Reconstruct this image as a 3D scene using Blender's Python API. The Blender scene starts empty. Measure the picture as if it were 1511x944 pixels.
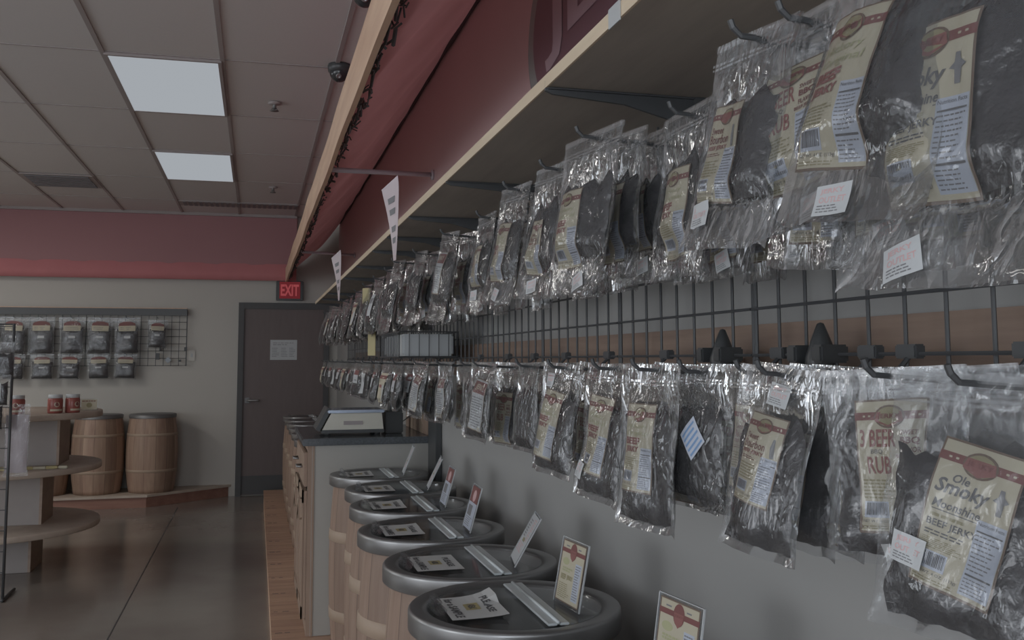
import bpy, bmesh, math, random
from mathutils import Matrix, Vector, noise
PI = math.pi
scene = bpy.context.scene
col = scene.collection

# ------------------------------------------------------------------ camera
cam_d = bpy.data.cameras.new('camera')
cam = bpy.data.objects.new('camera', cam_d)
col.objects.link(cam)
scene.camera = cam
yaw, pit, rol = math.radians(14.965), math.radians(5.019), math.radians(-0.175)
fv = Vector((math.sin(yaw) * math.cos(pit), math.cos(yaw) * math.cos(pit), math.sin(pit)))
rv = Vector((math.cos(yaw), -math.sin(yaw), 0))
uv = rv.cross(fv)
rv, uv = math.cos(rol) * rv + math.sin(rol) * uv, -math.sin(rol) * rv + math.cos(rol) * uv
m3 = Matrix((rv, uv, -fv)).transposed()
cam.matrix_world = Matrix.Translation((0, 0, 1.5)) @ m3.to_4x4()
cam_d.sensor_width = 36
cam_d.lens = 36 * 1407.8 / 1511
cam_d.shift_y = -(472 - 405.9) / 1511
cam_d.clip_start = 0.02
cam_d.dof.use_dof = False

# ------------------------------------------------------------------ view, light
scene.view_settings.view_transform = 'Standard'
scene.view_settings.look = 'None'
scene.view_settings.gamma = 1
scene.view_settings.use_curve_mapping = False
scene.view_settings.exposure = 0.0
cy = scene.cycles
cy.transparent_max_bounces = 40
cy.max_bounces = 7
cy.diffuse_bounces = 4
cy.glossy_bounces = 3
cy.caustics_reflective = False
cy.caustics_refractive = False
cy.use_denoising = True
cy.sample_clamp_indirect = 4

world = bpy.data.worlds.new('world')
scene.world = world
world.use_nodes = True
world.node_tree.nodes['Background'].inputs[0].default_value = (0.86, 0.90, 0.96, 1)
world.node_tree.nodes['Background'].inputs[1].default_value = 1.7

def area(name, loc, target, sx, sy, power, color):
    l = bpy.data.lights.new(name, 'AREA')
    l.shape = 'RECTANGLE'; l.size = sx; l.size_y = sy; l.energy = power; l.color = color
    o = bpy.data.objects.new(name, l); col.objects.link(o)
    o.location = loc
    o.rotation_euler = (Vector(target) - Vector(loc)).to_track_quat('-Z', 'Y').to_euler()
    return o
# daylight through the shopfront behind the camera, and the lamps over the rest of the shop
area('daylight_front_window', (-1.6, -2.7, 1.9), (-0.4, 5, 1.5), 1.3, 1.1, 21, (0.80, 0.90, 1.0))
area('daylight_side_window', (-6.8, 1.0, 1.75), (0, 2.0, 1.4), 2.2, 1.6, 34, (0.93, 0.96, 1.0))
for lx, ly, pw in ((-3.6, 8.4, 26), (-3.6, 5.9, 16), (-5.6, 8.4, 26)):
    area('ceiling_lamp', (lx, ly, 3.09), (lx, ly + 0.001, 0), 0.58, 1.18, pw, (1.0, 0.98, 0.94))
area('added_glint_lamp', (-6.6, 7.2, 1.7), (0.5, 2.5, 1.5), 1.3, 1.2, 24, (0.86, 0.93, 1.0))  # unseen lamp added to put glints on the bags; no door stands here
PANEL_EMIT = 0.40

# ------------------------------------------------------------------ materials
MATS = {}
def new_mat(name):
    m = bpy.data.materials.new(name); m.use_nodes = True
    nt = m.node_tree; nt.nodes.clear()
    out = nt.nodes.new('ShaderNodeOutputMaterial')
    MATS[name] = m
    return m, nt, out
def N(nt, t, **kw):
    n = nt.nodes.new(t)
    for k, v in kw.items():
        if k in n.inputs: n.inputs[k].default_value = v
        else: setattr(n, k, v)
    return n
def rgb(r, g, b): return (r, g, b, 1)
def plain(name, c, rough=0.6, metal=0.0, spec=0.5, var=0.08, scale=8.0, bump=0.0, stretch=(1, 1, 1), coat=0.0):
    m, nt, out = new_mat(name)
    p = N(nt, 'ShaderNodeBsdfPrincipled', Roughness=rough, Metallic=metal)
    p.inputs['Specular IOR Level'].default_value = spec
    p.inputs['Coat Weight'].default_value = coat
    tc = N(nt, 'ShaderNodeTexCoord'); mp = N(nt, 'ShaderNodeMapping'); mp.inputs['Scale'].default_value = stretch
    nz = N(nt, 'ShaderNodeTexNoise', Scale=scale, Detail=4.0)
    nt.links.new(tc.outputs['Object'], mp.inputs[0]); nt.links.new(mp.outputs[0], nz.inputs['Vector'])
    mx = N(nt, 'ShaderNodeMix', data_type='RGBA')
    mx.inputs[6].default_value = rgb(*[v * (1 - var) for v in c]); mx.inputs[7].default_value = rgb(*[min(1, v * (1 + var)) for v in c])
    nt.links.new(nz.outputs[0], mx.inputs[0]); nt.links.new(mx.outputs[2], p.inputs['Base Color'])
    if bump:
        b = N(nt, 'ShaderNodeBump', Strength=bump, Distance=0.01)
        nt.links.new(nz.outputs[0], b.inputs['Height']); nt.links.new(b.outputs[0], p.inputs['Normal'])
    nt.links.new(p.outputs[0], out.inputs[0])
    return m
def wood(name, c1, c2, stretch=(12, 12, 0.8), rough=0.55, knots=0.0, staves=0):
    m, nt, out = new_mat(name)
    p = N(nt, 'ShaderNodeBsdfPrincipled', Roughness=rough)
    tc = N(nt, 'ShaderNodeTexCoord'); mp = N(nt, 'ShaderNodeMapping'); mp.inputs['Scale'].default_value = stretch
    nz = N(nt, 'ShaderNodeTexNoise', Scale=2.2, Detail=6.0, Roughness=0.6)
    nt.links.new(tc.outputs['Object'], mp.inputs[0]); nt.links.new(mp.outputs[0], nz.inputs['Vector'])
    cr = N(nt, 'ShaderNodeValToRGB')
    cr.color_ramp.elements[0].position = 0.3; cr.color_ramp.elements[0].color = rgb(*c1)
    cr.color_ramp.elements[1].position = 0.7; cr.color_ramp.elements[1].color = rgb(*c2)
    nt.links.new(nz.outputs[0], cr.inputs[0])
    last = cr.outputs[0]
    if staves:
        gm = N(nt, 'ShaderNodeTexGradient', gradient_type='RADIAL'); nt.links.new(tc.outputs['Object'], gm.inputs[0])
        mu = N(nt, 'ShaderNodeMath', operation='MULTIPLY'); mu.inputs[1].default_value = staves
        fl = N(nt, 'ShaderNodeMath', operation='FLOOR'); wn = N(nt, 'ShaderNodeTexWhiteNoise', noise_dimensions='1D')
        nt.links.new(gm.outputs['Fac'], mu.inputs[0]); nt.links.new(mu.outputs[0], fl.inputs[0]); nt.links.new(fl.outputs[0], wn.inputs['W'])
        mr = N(nt, 'ShaderNodeMapRange'); mr.inputs[3].default_value = 0.78; mr.inputs[4].default_value = 1.2
        nt.links.new(wn.outputs['Value'], mr.inputs[0])
        fr = N(nt, 'ShaderNodeMath', operation='FRACT'); nt.links.new(mu.outputs[0], fr.inputs[0])
        gt = N(nt, 'ShaderNodeMath', operation='GREATER_THAN'); gt.inputs[1].default_value = 0.04; nt.links.new(fr.outputs[0], gt.inputs[0])
        m2 = N(nt, 'ShaderNodeMapRange'); m2.inputs[3].default_value = 0.6; nt.links.new(gt.outputs[0], m2.inputs[0])
        mm = N(nt, 'ShaderNodeMath', operation='MULTIPLY'); nt.links.new(mr.outputs[0], mm.inputs[0]); nt.links.new(m2.outputs[0], mm.inputs[1])
        vm = N(nt, 'ShaderNodeVectorMath', operation='SCALE'); nt.links.new(last, vm.inputs[0]); nt.links.new(mm.outputs[0], vm.inputs['Scale'])
        last = vm.outputs[0]
    if knots:
        vo = N(nt, 'ShaderNodeTexVoronoi', Scale=knots); nt.links.new(tc.outputs['Object'], vo.inputs['Vector'])
        c2r = N(nt, 'ShaderNodeMapRange'); c2r.inputs[1].default_value = 0.04; c2r.inputs[2].default_value = 0.09; c2r.inputs[3].default_value = 0.35
        nt.links.new(vo.outputs['Distance'], c2r.inputs[0])
        vm = N(nt, 'ShaderNodeVectorMath', operation='SCALE'); nt.links.new(last, vm.inputs[0]); nt.links.new(c2r.outputs[0], vm.inputs['Scale'])
        last = vm.outputs[0]
    nt.links.new(last, p.inputs['Base Color'])
    b = N(nt, 'ShaderNodeBump', Strength=0.12, Distance=0.004); nt.links.new(nz.outputs[0], b.inputs['Height']); nt.links.new(b.outputs[0], p.inputs['Normal'])
    nt.links.new(p.outputs[0], out.inputs[0])
    return m
def emit(name, c, s):
    m, nt, out = new_mat(name)
    e = N(nt, 'ShaderNodeEmission', Strength=s); e.inputs[0].default_value = rgb(*c)
    nt.links.new(e.outputs[0], out.inputs[0]); return m
def film(name, milky, gloss, bumpscale=30.0, bump=0.6, tint=(0.86, 0.88, 0.90)):
    """clear plastic: mostly see-through, a thin milky scatter and a sharp gloss"""
    m, nt, out = new_mat(name)
    tr = N(nt, 'ShaderNodeBsdfTransparent'); tr.inputs[0].default_value = rgb(0.95, 0.955, 0.96)
    df = N(nt, 'ShaderNodeBsdfDiffuse'); df.inputs[0].default_value = rgb(*tint)
    tl = N(nt, 'ShaderNodeBsdfTranslucent'); tl.inputs[0].default_value = rgb(*tint)
    gl = N(nt, 'ShaderNodeBsdfGlossy', Roughness=0.05)
    tc = N(nt, 'ShaderNodeTexCoord'); mp = N(nt, 'ShaderNodeMapping'); mp.inputs['Scale'].default_value = (1.6, 1.6, 0.8)
    nz = N(nt, 'ShaderNodeTexNoise', Scale=bumpscale, Detail=1.5, Distortion=1.6)
    nt.links.new(tc.outputs['Object'], mp.inputs[0]); nt.links.new(mp.outputs[0], nz.inputs['Vector'])
    sb = N(nt, 'ShaderNodeMath', operation='SUBTRACT'); sb.inputs[1].default_value = 0.5; nt.links.new(nz.outputs[0], sb.inputs[0])
    ab = N(nt, 'ShaderNodeMath', operation='ABSOLUTE'); nt.links.new(sb.outputs[0], ab.inputs[0])
    nf = N(nt, 'ShaderNodeTexNoise', Scale=bumpscale * 3.7, Detail=2.0, Distortion=0.8); nt.links.new(mp.outputs[0], nf.inputs['Vector'])
    ma = N(nt, 'ShaderNodeMath', operation='MULTIPLY_ADD'); ma.inputs[1].default_value = 0.22
    pw_ = N(nt, 'ShaderNodeMath', operation='POWER'); pw_.inputs[1].default_value = 0.75; nt.links.new(ab.outputs[0], pw_.inputs[0])
    b = N(nt, 'ShaderNodeBump', Strength=bump, Distance=0.02)
    nt.links.new(nf.outputs[0], ma.inputs[0]); nt.links.new(pw_.outputs[0], ma.inputs[2]); nt.links.new(ma.outputs[0], b.inputs['Height']); nt.links.new(b.outputs[0], gl.inputs['Normal'])
    a0 = N(nt, 'ShaderNodeMixShader', Fac=0.4); nt.links.new(df.outputs[0], a0.inputs[1]); nt.links.new(tl.outputs[0], a0.inputs[2])
    a1 = N(nt, 'ShaderNodeMixShader', Fac=milky); nt.links.new(tr.outputs[0], a1.inputs[1]); nt.links.new(a0.outputs[0], a1.inputs[2])
    fr = N(nt, 'ShaderNodeFresnel', IOR=1.45)
    mr = N(nt, 'ShaderNodeMapRange'); mr.inputs[3].default_value = gloss * 0.12; mr.inputs[4].default_value = gloss * 3.2; nt.links.new(fr.outputs[0], mr.inputs[0])
    a2 = N(nt, 'ShaderNodeMixShader'); nt.links.new(mr.outputs[0], a2.inputs[0]); nt.links.new(a1.outputs[0], a2.inputs[1]); nt.links.new(gl.outputs[0], a2.inputs[2])
    nt.links.new(a2.outputs[0], out.inputs[0]); return m

M = {}
M['film'] = film('bag_film', 0.064, 0.20, 12, 0.29)
M['seam'] = film('bag_seam', 0.16, 0.12, 20, 0.12)
M['acrylic'] = film('clear_acrylic', 0.03, 0.14, 4, 0.02)
M['acrylic_edge'] = plain('acrylic_edge', (0.55, 0.57, 0.58), 0.2)
M['jerky'] = plain('dark_jerky', (0.042, 0.040, 0.043), 0.15, var=0.7, scale=45, bump=0.5, spec=0.5)
M['cream'] = plain('label_cream', (0.50, 0.46, 0.35), 0.45, var=0.05)
M['white'] = plain('paper_white', (0.50, 0.52, 0.53), 0.5, var=0.03)
M['note'] = plain('note_white', (0.66, 0.67, 0.66), 0.5, var=0.03)
M['white_blue'] = plain('panel_white', (0.46, 0.50, 0.58), 0.4, var=0.03)
M['ink'] = plain('print_black', (0.12, 0.12, 0.125), 0.5, var=0.05)
M['inkgrey'] = plain('print_grey', (0.20, 0.20, 0.21), 0.5)
M['red'] = plain('print_red', (0.27, 0.11, 0.10), 0.5)
M['maroon'] = plain('print_maroon', (0.20, 0.075, 0.07), 0.5)
M['olive'] = plain('print_olive', (0.30, 0.27, 0.16), 0.5)
M['green'] = plain('print_green', (0.42, 0.42, 0.25), 0.5)
M['brown'] = plain('label_border_brown', (0.17, 0.12, 0.09), 0.5)
M['blue'] = plain('print_blue', (0.18, 0.30, 0.50), 0.5)
M['yellow'] = plain('print_yellow', (0.50, 0.43, 0.22), 0.5)
M['pink'] = plain('print_pink', (0.60, 0.40, 0.40), 0.5)
M['black'] = plain('black_metal', (0.075, 0.078, 0.082), 0.45)
M['blackplastic'] = plain('black_plastic', (0.065, 0.068, 0.07), 0.35)
M['steel'] = plain('brushed_steel', (0.30, 0.30, 0.30), 0.33, metal=0.7, var=0.05, scale=20)
M['steeldark'] = plain('dark_steel_liner', (0.20, 0.20, 0.20), 0.45, metal=0.5)
M['hinge'] = plain('white_plastic_hinge', (0.64, 0.68, 0.69), 0.25)
M['wall'] = plain('wall_cream_paint', (0.52, 0.50, 0.46), 0.55, var=0.03, scale=2)
M['wallr'] = plain('wall_shelf_paint', (0.375, 0.375, 0.367), 0.5, var=0.04, scale=3)
M['redwall'] = plain('wall_red_paint', (0.66, 0.50, 0.50), 0.5, var=0.05, scale=2)
M['redband'] = plain('band_red_paint', (0.38, 0.19, 0.20), 0.6, var=0.05, scale=1.5)
M['redfabric'] = plain('red_fabric', (0.50, 0.20, 0.20), 0.8, var=0.18, scale=5, stretch=(1, 0.5, 1))
M['redhem'] = plain('red_fabric_trim', (0.55, 0.21, 0.22), 0.8, var=0.06)
M['ceil'] = plain('ceiling_tile', (0.66, 0.64, 0.635), 0.9, var=0.03, scale=60)
M['tbar'] = plain('ceiling_grid_bar', (0.38, 0.34, 0.335), 0.6)
M['door'] = plain('door_brown', (0.15, 0.12, 0.115), 0.5, var=0.1, stretch=(4, 4, 0.5))
M['frame'] = plain('door_frame_black', (0.080, 0.080, 0.082), 0.5)
M['glossblack'] = plain('gloss_black', (0.04, 0.042, 0.045), 0.12)
M['granite'] = plain('dark_granite', (0.09, 0.10, 0.11), 0.18, var=0.6, scale=90)
M['cabinet'] = plain('cabinet_grey_panel', (0.42, 0.41, 0.38), 0.5, var=0.03)
M['pine'] = wood('barrel_pine', (0.27, 0.18, 0.135), (0.37, 0.27, 0.21), staves=16, knots=3.1)
M['pine2'] = wood('barrel_pine_dark', (0.30, 0.19, 0.145), (0.42, 0.30, 0.22), staves=14, knots=3.1)
M['cabwood'] = wood('cabinet_wood', (0.30, 0.21, 0.16), (0.40, 0.30, 0.23))
M['hoop'] = wood('hoop_wood', (0.36, 0.27, 0.20), (0.43, 0.33, 0.25), (3, 3, 3))
M['shelf'] = wood('shelf_plywood', (0.36, 0.31, 0.27), (0.46, 0.41, 0.35), (8, 1.0, 8))
M['shelfedge'] = wood('shelf_edge', (0.62, 0.50, 0.36), (0.74, 0.62, 0.46), (8, 1.0, 8))
M['board'] = wood('mount_board', (0.21, 0.145, 0.115), (0.30, 0.215, 0.165), (20, 1.0, 20))
M['beam'] = wood('canopy_beam', (0.62, 0.40, 0.28), (0.78, 0.56, 0.40), (8, 0.7, 8))
M['deck'] = wood('platform_planks', (0.42, 0.26, 0.19), (0.60, 0.40, 0.28), (0.8, 9, 9), knots=2.3)
M['deckside'] = wood('platform_face', (0.26, 0.13, 0.10), (0.36, 0.20, 0.15), (0.8, 9, 9))
M['ply'] = wood('display_birch', (0.46, 0.38, 0.32), (0.58, 0.50, 0.42), (3, 3, 3))
M['plyedge'] = wood('display_edge', (0.34, 0.25, 0.20), (0.42, 0.33, 0.26), (3, 3, 10))
M['panelgrey'] = plain('display_panel', (0.38, 0.35, 0.335), 0.6)
M['jar'] = plain('jar_red', (0.30, 0.09, 0.075), 0.3, var=0.2)
M['scale'] = plain('scale_cream', (0.64, 0.62, 0.54), 0.4)
M['scaleblue'] = plain('scale_tray', (0.42, 0.48, 0.58), 0.2, metal=0.6)
M['panel_on'] = emit('light_panel', (0.90, 0.96, 1.03), PANEL_EMIT)
M['exit_bg'] = emit('exit_face', (1.0, 0.15, 0.18), 0.11)
M['exit_txt'] = emit('exit_letters', (1.0, 0.20, 0.22), 0.26)
M['signgrey'] = plain('oval_border', (0.26, 0.29, 0.28), 0.4)
M['signmaroon'] = plain('oval_face', (0.17, 0.10, 0.12), 0.35)
M['signtext'] = plain('oval_letters', (0.40, 0.30, 0.33), 0.4)
M['foldshade'] = plain('fold_shade_dark', (0.10, 0.075, 0.08), 0.8)
M['arm'] = plain('canopy_arm', (0.50, 0.46, 0.50), 0.4)
M['tagpaper'] = plain('price_strip', (0.58, 0.50, 0.52), 0.4)
M['outlet'] = plain('wall_plate', (0.62, 0.6, 0.55), 0.4)

# thin cloth lets some of the ceiling light through
m, nt, out = new_mat('red_cloth')
df = N(nt, 'ShaderNodeBsdfDiffuse'); tl = N(nt, 'ShaderNodeBsdfTranslucent')
tc = N(nt, 'ShaderNodeTexCoord'); nz = N(nt, 'ShaderNodeTexNoise', Scale=3.0, Detail=3.0); nt.links.new(tc.outputs['Object'], nz.inputs['Vector'])
mx = N(nt, 'ShaderNodeMix', data_type='RGBA'); mx.inputs[6].default_value = rgb(0.54, 0.26, 0.26); mx.inputs[7].default_value = rgb(0.72, 0.36, 0.36)
nt.links.new(nz.outputs[0], mx.inputs[0]); nt.links.new(mx.outputs[2], df.inputs[0]); nt.links.new(mx.outputs[2], tl.inputs[0])
ms = N(nt, 'ShaderNodeMixShader', Fac=0.38); nt.links.new(df.outputs[0], ms.inputs[1]); nt.links.new(tl.outputs[0], ms.inputs[2]); nt.links.new(ms.outputs[0], out.inputs[0])
M['redfabric'] = m
# floor: polished concrete with a saw-cut joint
m, nt, out = new_mat('polished_concrete')
p = N(nt, 'ShaderNodeBsdfPrincipled', Roughness=0.15)
p.inputs['Specular IOR Level'].default_value = 0.5
tc = N(nt, 'ShaderNodeTexCoord'); nz = N(nt, 'ShaderNodeTexNoise', Scale=1.1, Detail=6.0); nt.links.new(tc.outputs['Object'], nz.inputs['Vector'])
cr = N(nt, 'ShaderNodeValToRGB')
cr.color_ramp.elements[0].position = 0.35; cr.color_ramp.elements[0].color = rgb(0.23, 0.195, 0.175)
cr.color_ramp.elements[1].position = 0.65; cr.color_ramp.elements[1].color = rgb(0.29, 0.265, 0.235)
nt.links.new(nz.outputs[0], cr.inputs[0]); nt.links.new(cr.outputs[0], p.inputs['Base Color'])
nz2 = N(nt, 'ShaderNodeTexNoise', Scale=5.0, Detail=3.0); nt.links.new(tc.outputs['Object'], nz2.inputs['Vector'])
mr = N(nt, 'ShaderNodeMapRange'); mr.inputs[3].default_value = 0.10; mr.inputs[4].default_value = 0.22; nt.links.new(nz2.outputs[0], mr.inputs[0]); nt.links.new(mr.outputs[0], p.inputs['Roughness'])
nt.links.new(p.outputs[0], out.inputs[0]); M['floor'] = m

# ------------------------------------------------------------------ helpers
class MB:
    """collects shapes; build() links them as one mesh object"""
    def __init__(s): s.v = []; s.f = []; s.mi = []; s.mats = []; s.sm = []
    def slot(s, mat):
        if mat not in s.mats: s.mats.append(mat)
        return s.mats.index(mat)
    def add(s, vs, fs, mat, smooth=False):
        b = len(s.v); k = s.slot(mat)
        s.v += [tuple(q) for q in vs]
        for f in fs: s.f.append(tuple(i + b for i in f)); s.mi.append(k); s.sm.append(smooth)
    def box(s, x0, x1, y0, y1, z0, z1, mat, M4=None, bev=0.0):
        if bev > 0:
            bm = bmesh.new(); bmesh.ops.create_cube(bm, size=1)
            for q in bm.verts: q.co = Vector(((x0 + x1) / 2 + q.co.x * (x1 - x0), (y0 + y1) / 2 + q.co.y * (y1 - y0), (z0 + z1) / 2 + q.co.z * (z1 - z0)))
            bmesh.ops.bevel(bm, geom=bm.edges[:], offset=bev, segments=2, affect='EDGES')
            bm.verts.index_update()
            vs = [q.co.copy() for q in bm.verts]; fs = [[q.index for q in f.verts] for f in bm.faces]; bm.free()
        else:
            vs = [Vector(q) for q in ((x0, y0, z0), (x1, y0, z0), (x1, y1, z0), (x0, y1, z0), (x0, y0, z1), (x1, y0, z1), (x1, y1, z1), (x0, y1, z1))]
            fs = [(0, 3, 2, 1), (4, 5, 6, 7), (0, 1, 5, 4), (1, 2, 6, 5), (2, 3, 7, 6), (3, 0, 4, 7)]
        if M4: vs = [M4 @ q for q in vs]
        s.add(vs, fs, mat)
    def tube(s, pts, r, mat, n=6, caps=True):
        pts = [Vector(q) for q in pts]; vs = []; fs = []
        up = Vector((0, 0, 1))
        for i, q in enumerate(pts):
            d = (pts[min(i + 1, len(pts) - 1)] - pts[max(i - 1, 0)]).normalized()
            a = d.cross(up)
            if a.length < 1e-3: a = d.cross(Vector((1, 0, 0)))
            a.normalize(); b = d.cross(a)
            rr = r[i] if isinstance(r, (list, tuple)) else r
            for k in range(n):
                t = 2 * PI * k / n; vs.append(q + a * math.cos(t) * rr + b * math.sin(t) * rr)
        for i in range(len(pts) - 1):
            for k in range(n):
                fs.append((i * n + k, i * n + (k + 1) % n, (i + 1) * n + (k + 1) % n, (i + 1) * n + k))
        if caps: fs.append(tuple(range(n))[::-1]); fs.append(tuple((len(pts) - 1) * n + k for k in range(n)))
        s.add(vs, fs, mat, n > 6)
    def lathe(s, prof, mat, n=48, c=(0, 0, 0), smooth=True, capb=False, capt=False):
        vs = []; fs = []
        for (r, z) in prof:
            for k in range(n): t = 2 * PI * k / n; vs.append((c[0] + r * math.cos(t), c[1] + r * math.sin(t), c[2] + z))
        for i in range(len(prof) - 1):
            for k in range(n): fs.append((i * n + k, i * n + (k + 1) % n, (i + 1) * n + (k + 1) % n, (i + 1) * n + k))
        if capb: fs.append(tuple(range(n))[::-1])
        if capt: fs.append(tuple((len(prof) - 1) * n + k for k in range(n)))
        s.add(vs, fs, mat, smooth)
    def prism(s, poly, z0, z1, mat, M4=None):
        n = len(poly)
        vs = [Vector((x, y, z0)) for x, y in poly] + [Vector((x, y, z1)) for x, y in poly]
        fs = [tuple(range(n))[::-1], tuple(range(n, 2 * n))] + [(i, (i + 1) % n, (i + 1) % n + n, i + n) for i in range(n)]
        if M4: vs = [M4 @ q for q in vs]
        s.add(vs, fs, mat)
    def mesh(s, name):
        me = bpy.data.meshes.new(name); me.from_pydata(s.v, [], s.f)
        for q in s.mats: me.materials.append(q)
        me.polygons.foreach_set('material_index', s.mi); me.polygons.foreach_set('use_smooth', s.sm)
        me.update(); return me
    def build(s, name, parent=None):
        return link(name, s.mesh(name), parent)
def link(name, me, parent=None):
    o = bpy.data.objects.new(name, me); col.objects.link(o)
    if parent: o.parent = parent
    return o
def tag(o, label=None, cat=None, group=None, kind=None):
    if label: o['label'] = label
    if cat: o['category'] = cat
    if group: o['group'] = group
    if kind: o['kind'] = kind
    return o
def struct(o): o['kind'] = 'structure'; return o
def thing(name, label, cat, loc=(0, 0, 0), rz=0, group=None):
    o = bpy.data.objects.new(name, None); col.objects.link(o)
    o.location = loc; o.rotation_euler = (0, 0, rz); o.empty_display_size = 0.05
    return tag(o, label, cat, group)
def copy_tree(o, parent=None):
    c = o.copy(); col.objects.link(c); c.parent = parent
    for ch in list(o.children): copy_tree(ch, c)
    return c

_tc = {}
def text2d(txt, shear=0.0, bold=0.0):
    """letters as flat polygons in a unit box: verts (x, y), faces"""
    key = (txt, shear, bold)
    if key in _tc: return _tc[key]
    cu = bpy.data.curves.new('lettering', 'FONT'); cu.body = txt; cu.resolution_u = 2; cu.shear = shear; cu.offset = bold
    cu.fill_mode = 'BOTH' if hasattr(cu, 'fill_mode') else cu.fill_mode
    ob = bpy.data.objects.new('lettering', cu); col.objects.link(ob)
    dg = bpy.context.evaluated_depsgraph_get(); me = bpy.data.meshes.new_from_object(ob.evaluated_get(dg))
    vs = [(v.co.x, v.co.y) for v in me.vertices]; fs = [tuple(p.vertices) for p in me.polygons]
    bpy.data.objects.remove(ob); bpy.data.curves.remove(cu); bpy.data.meshes.remove(me)
    xs = [v[0] for v in vs]; ys = [v[1] for v in vs]
    x0, x1, y0, y1 = min(xs), max(xs), min(ys), max(ys)
    vs = [((x - x0) / (x1 - x0), (y - y0) / (y1 - y0)) for x, y in vs]
    _tc[key] = (vs, fs); return _tc[key]

class Flat:
    """a printed sheet: pieces in 2-D (metres, y up from 0), each with a layer; mapped onto any surface"""
    def __init__(s): s.p = []
    def rect(s, x0, x1, y0, y1, mat, layer=1, nx=1, ny=1):
        vs = []; fs = []
        for j in range(ny + 1):
            for i in range(nx + 1): vs.append((x0 + (x1 - x0) * i / nx, y0 + (y1 - y0) * j / ny))
        for j in range(ny):
            for i in range(nx): a = j * (nx + 1) + i; fs.append((a, a + 1, a + nx + 2, a + nx + 1))
        s.p.append((vs, fs, mat, layer))
    def poly(s, pts, mat, layer=1): s.p.append((pts, [tuple(range(len(pts)))], mat, layer))
    def disc(s, cx, cy, rx, ry, mat, layer=1, n=20): s.poly([(cx + rx * math.cos(2 * PI * k / n), cy + ry * math.sin(2 * PI * k / n)) for k in range(n)], mat, layer)
    def text(s, txt, x0, x1, y0, y1, mat, layer=3, shear=0.0, bold=0.0, rot=0):
        vs, fs = text2d(txt, shear, bold)
        if rot: vs = [(1 - y, x) for x, y in vs] if rot > 0 else [(y, 1 - x) for x, y in vs]
        s.p.append(([(x0 + (x1 - x0) * x, y0 + (y1 - y0) * y) for x, y in vs], fs, mat, layer))
    def lines(s, x0, x1, y0, y1, n, mat, layer=3, rnd=None, fill=0.45):
        h = (y1 - y0) / n
        for i in range(n):
            y = y1 - (i + 0.5) * h; e = x1 - (rnd.random() * 0.35 * (x1 - x0) if rnd else 0)
            # dashes standing for words of small print
            x = x0
            while x < e - 1e-5:
                w = (rnd.uniform(0.08, 0.22) if rnd else 0.5) * (x1 - x0); xe = min(x + w, e)
                s.rect(x, xe, y - h * fill / 2, y + h * fill / 2, mat, layer); x = xe + 0.035 * (x1 - x0)
    def barcode(s, x0, x1, y0, y1, mat, layer=3, seed=1):
        r = random.Random(seed); x = x0
        while x < x1:
            w = r.choice((0.018, 0.03, 0.045)) * (x1 - x0); s.rect(x, min(x1, x + w), y0, y1, mat, layer); x += w + r.choice((0.02, 0.035)) * (x1 - x0)
    def into(s, mb, fn, step=0.0002):
        for vs, fs, mat, layer in s.p: mb.add([fn(x, y, layer * step) for x, y in vs], fs, mat, False)

# ------------------------------------------------------------------ room shell
XW = 0.90; YW = 11.15; XL = -7.0; YB = -3.0; H = 3.13
b = MB(); b.box(XL, XW, YB, YW, -0.1, 0, M['floor']); struct(b.build('floor'))
b = MB()
for xj in (-0.746, -3.8): b.box(xj - 0.004, xj + 0.004, YB, YW - 0.7, 0, 0.0012, M['frame'])
struct(b.build('trim_1'))
b = MB(); b.box(XL, XW, YB, YW, H, H + 0.1, M['ceil']); struct(b.build('ceiling'))
b = MB()
for i in range(-11, 3):
    x = -0.21 + 0.61 * i
    b.box(x - 0.012, x + 0.012, YB, YW, H - 0.008, H, M['tbar'])
for j in range(-6, 5):
    y = 5.31 + 1.22 * j
    b.box(XL, XW, y - 0.006, y + 0.006, H - 0.004, H, M['tbar'])
struct(b.build('trim_2'))
b = MB(); b.box(XW, XW + 0.1, YB, YW, 0, 2.02, M['wallr']); b.box(XW, XW + 0.1, YB, YW, 2.02, H, M['redwall']); struct(b.build('wall_right'))
b = MB(); b.box(XL, XW + 0.1, YW, YW + 0.1, 0, H, M['wall']); struct(b.build('wall_far'))
# windows: left wall and back wall with shopfront openings
b = MB(); b.box(XL - 0.1, XL, 4.6, YW, 0, H, M['wall']); struct(b.build('wall_left'))
# shopfront glazing bars on the two open sides (outside the picture)
b = MB()
for k in range(4): y = YB + 2.0 * k; b.box(XL - 0.08, XL - 0.02, y - 0.03, y + 0.03, 0, H, M['frame'])
b.box(XL - 0.08, XL - 0.02, YB, 4.6, 0.0, 0.08, M['frame']); b.box(XL - 0.08, XL - 0.02, YB, 4.6, H - 0.08, H, M['frame'])
struct(b.build('window_1'))
b = MB()
for k in range(5): x = XL + 1.9 * k; b.box(x - 0.03, x + 0.03, YB - 0.08, YB - 0.02, 0, H, M['frame'])
b.box(XL, XW, YB - 0.08, YB - 0.02, 0.0, 0.08, M['frame']); b.box(XL, XW, YB - 0.08, YB - 0.02, H - 0.08, H, M['frame'])
struct(b.build('window_2'))
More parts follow.
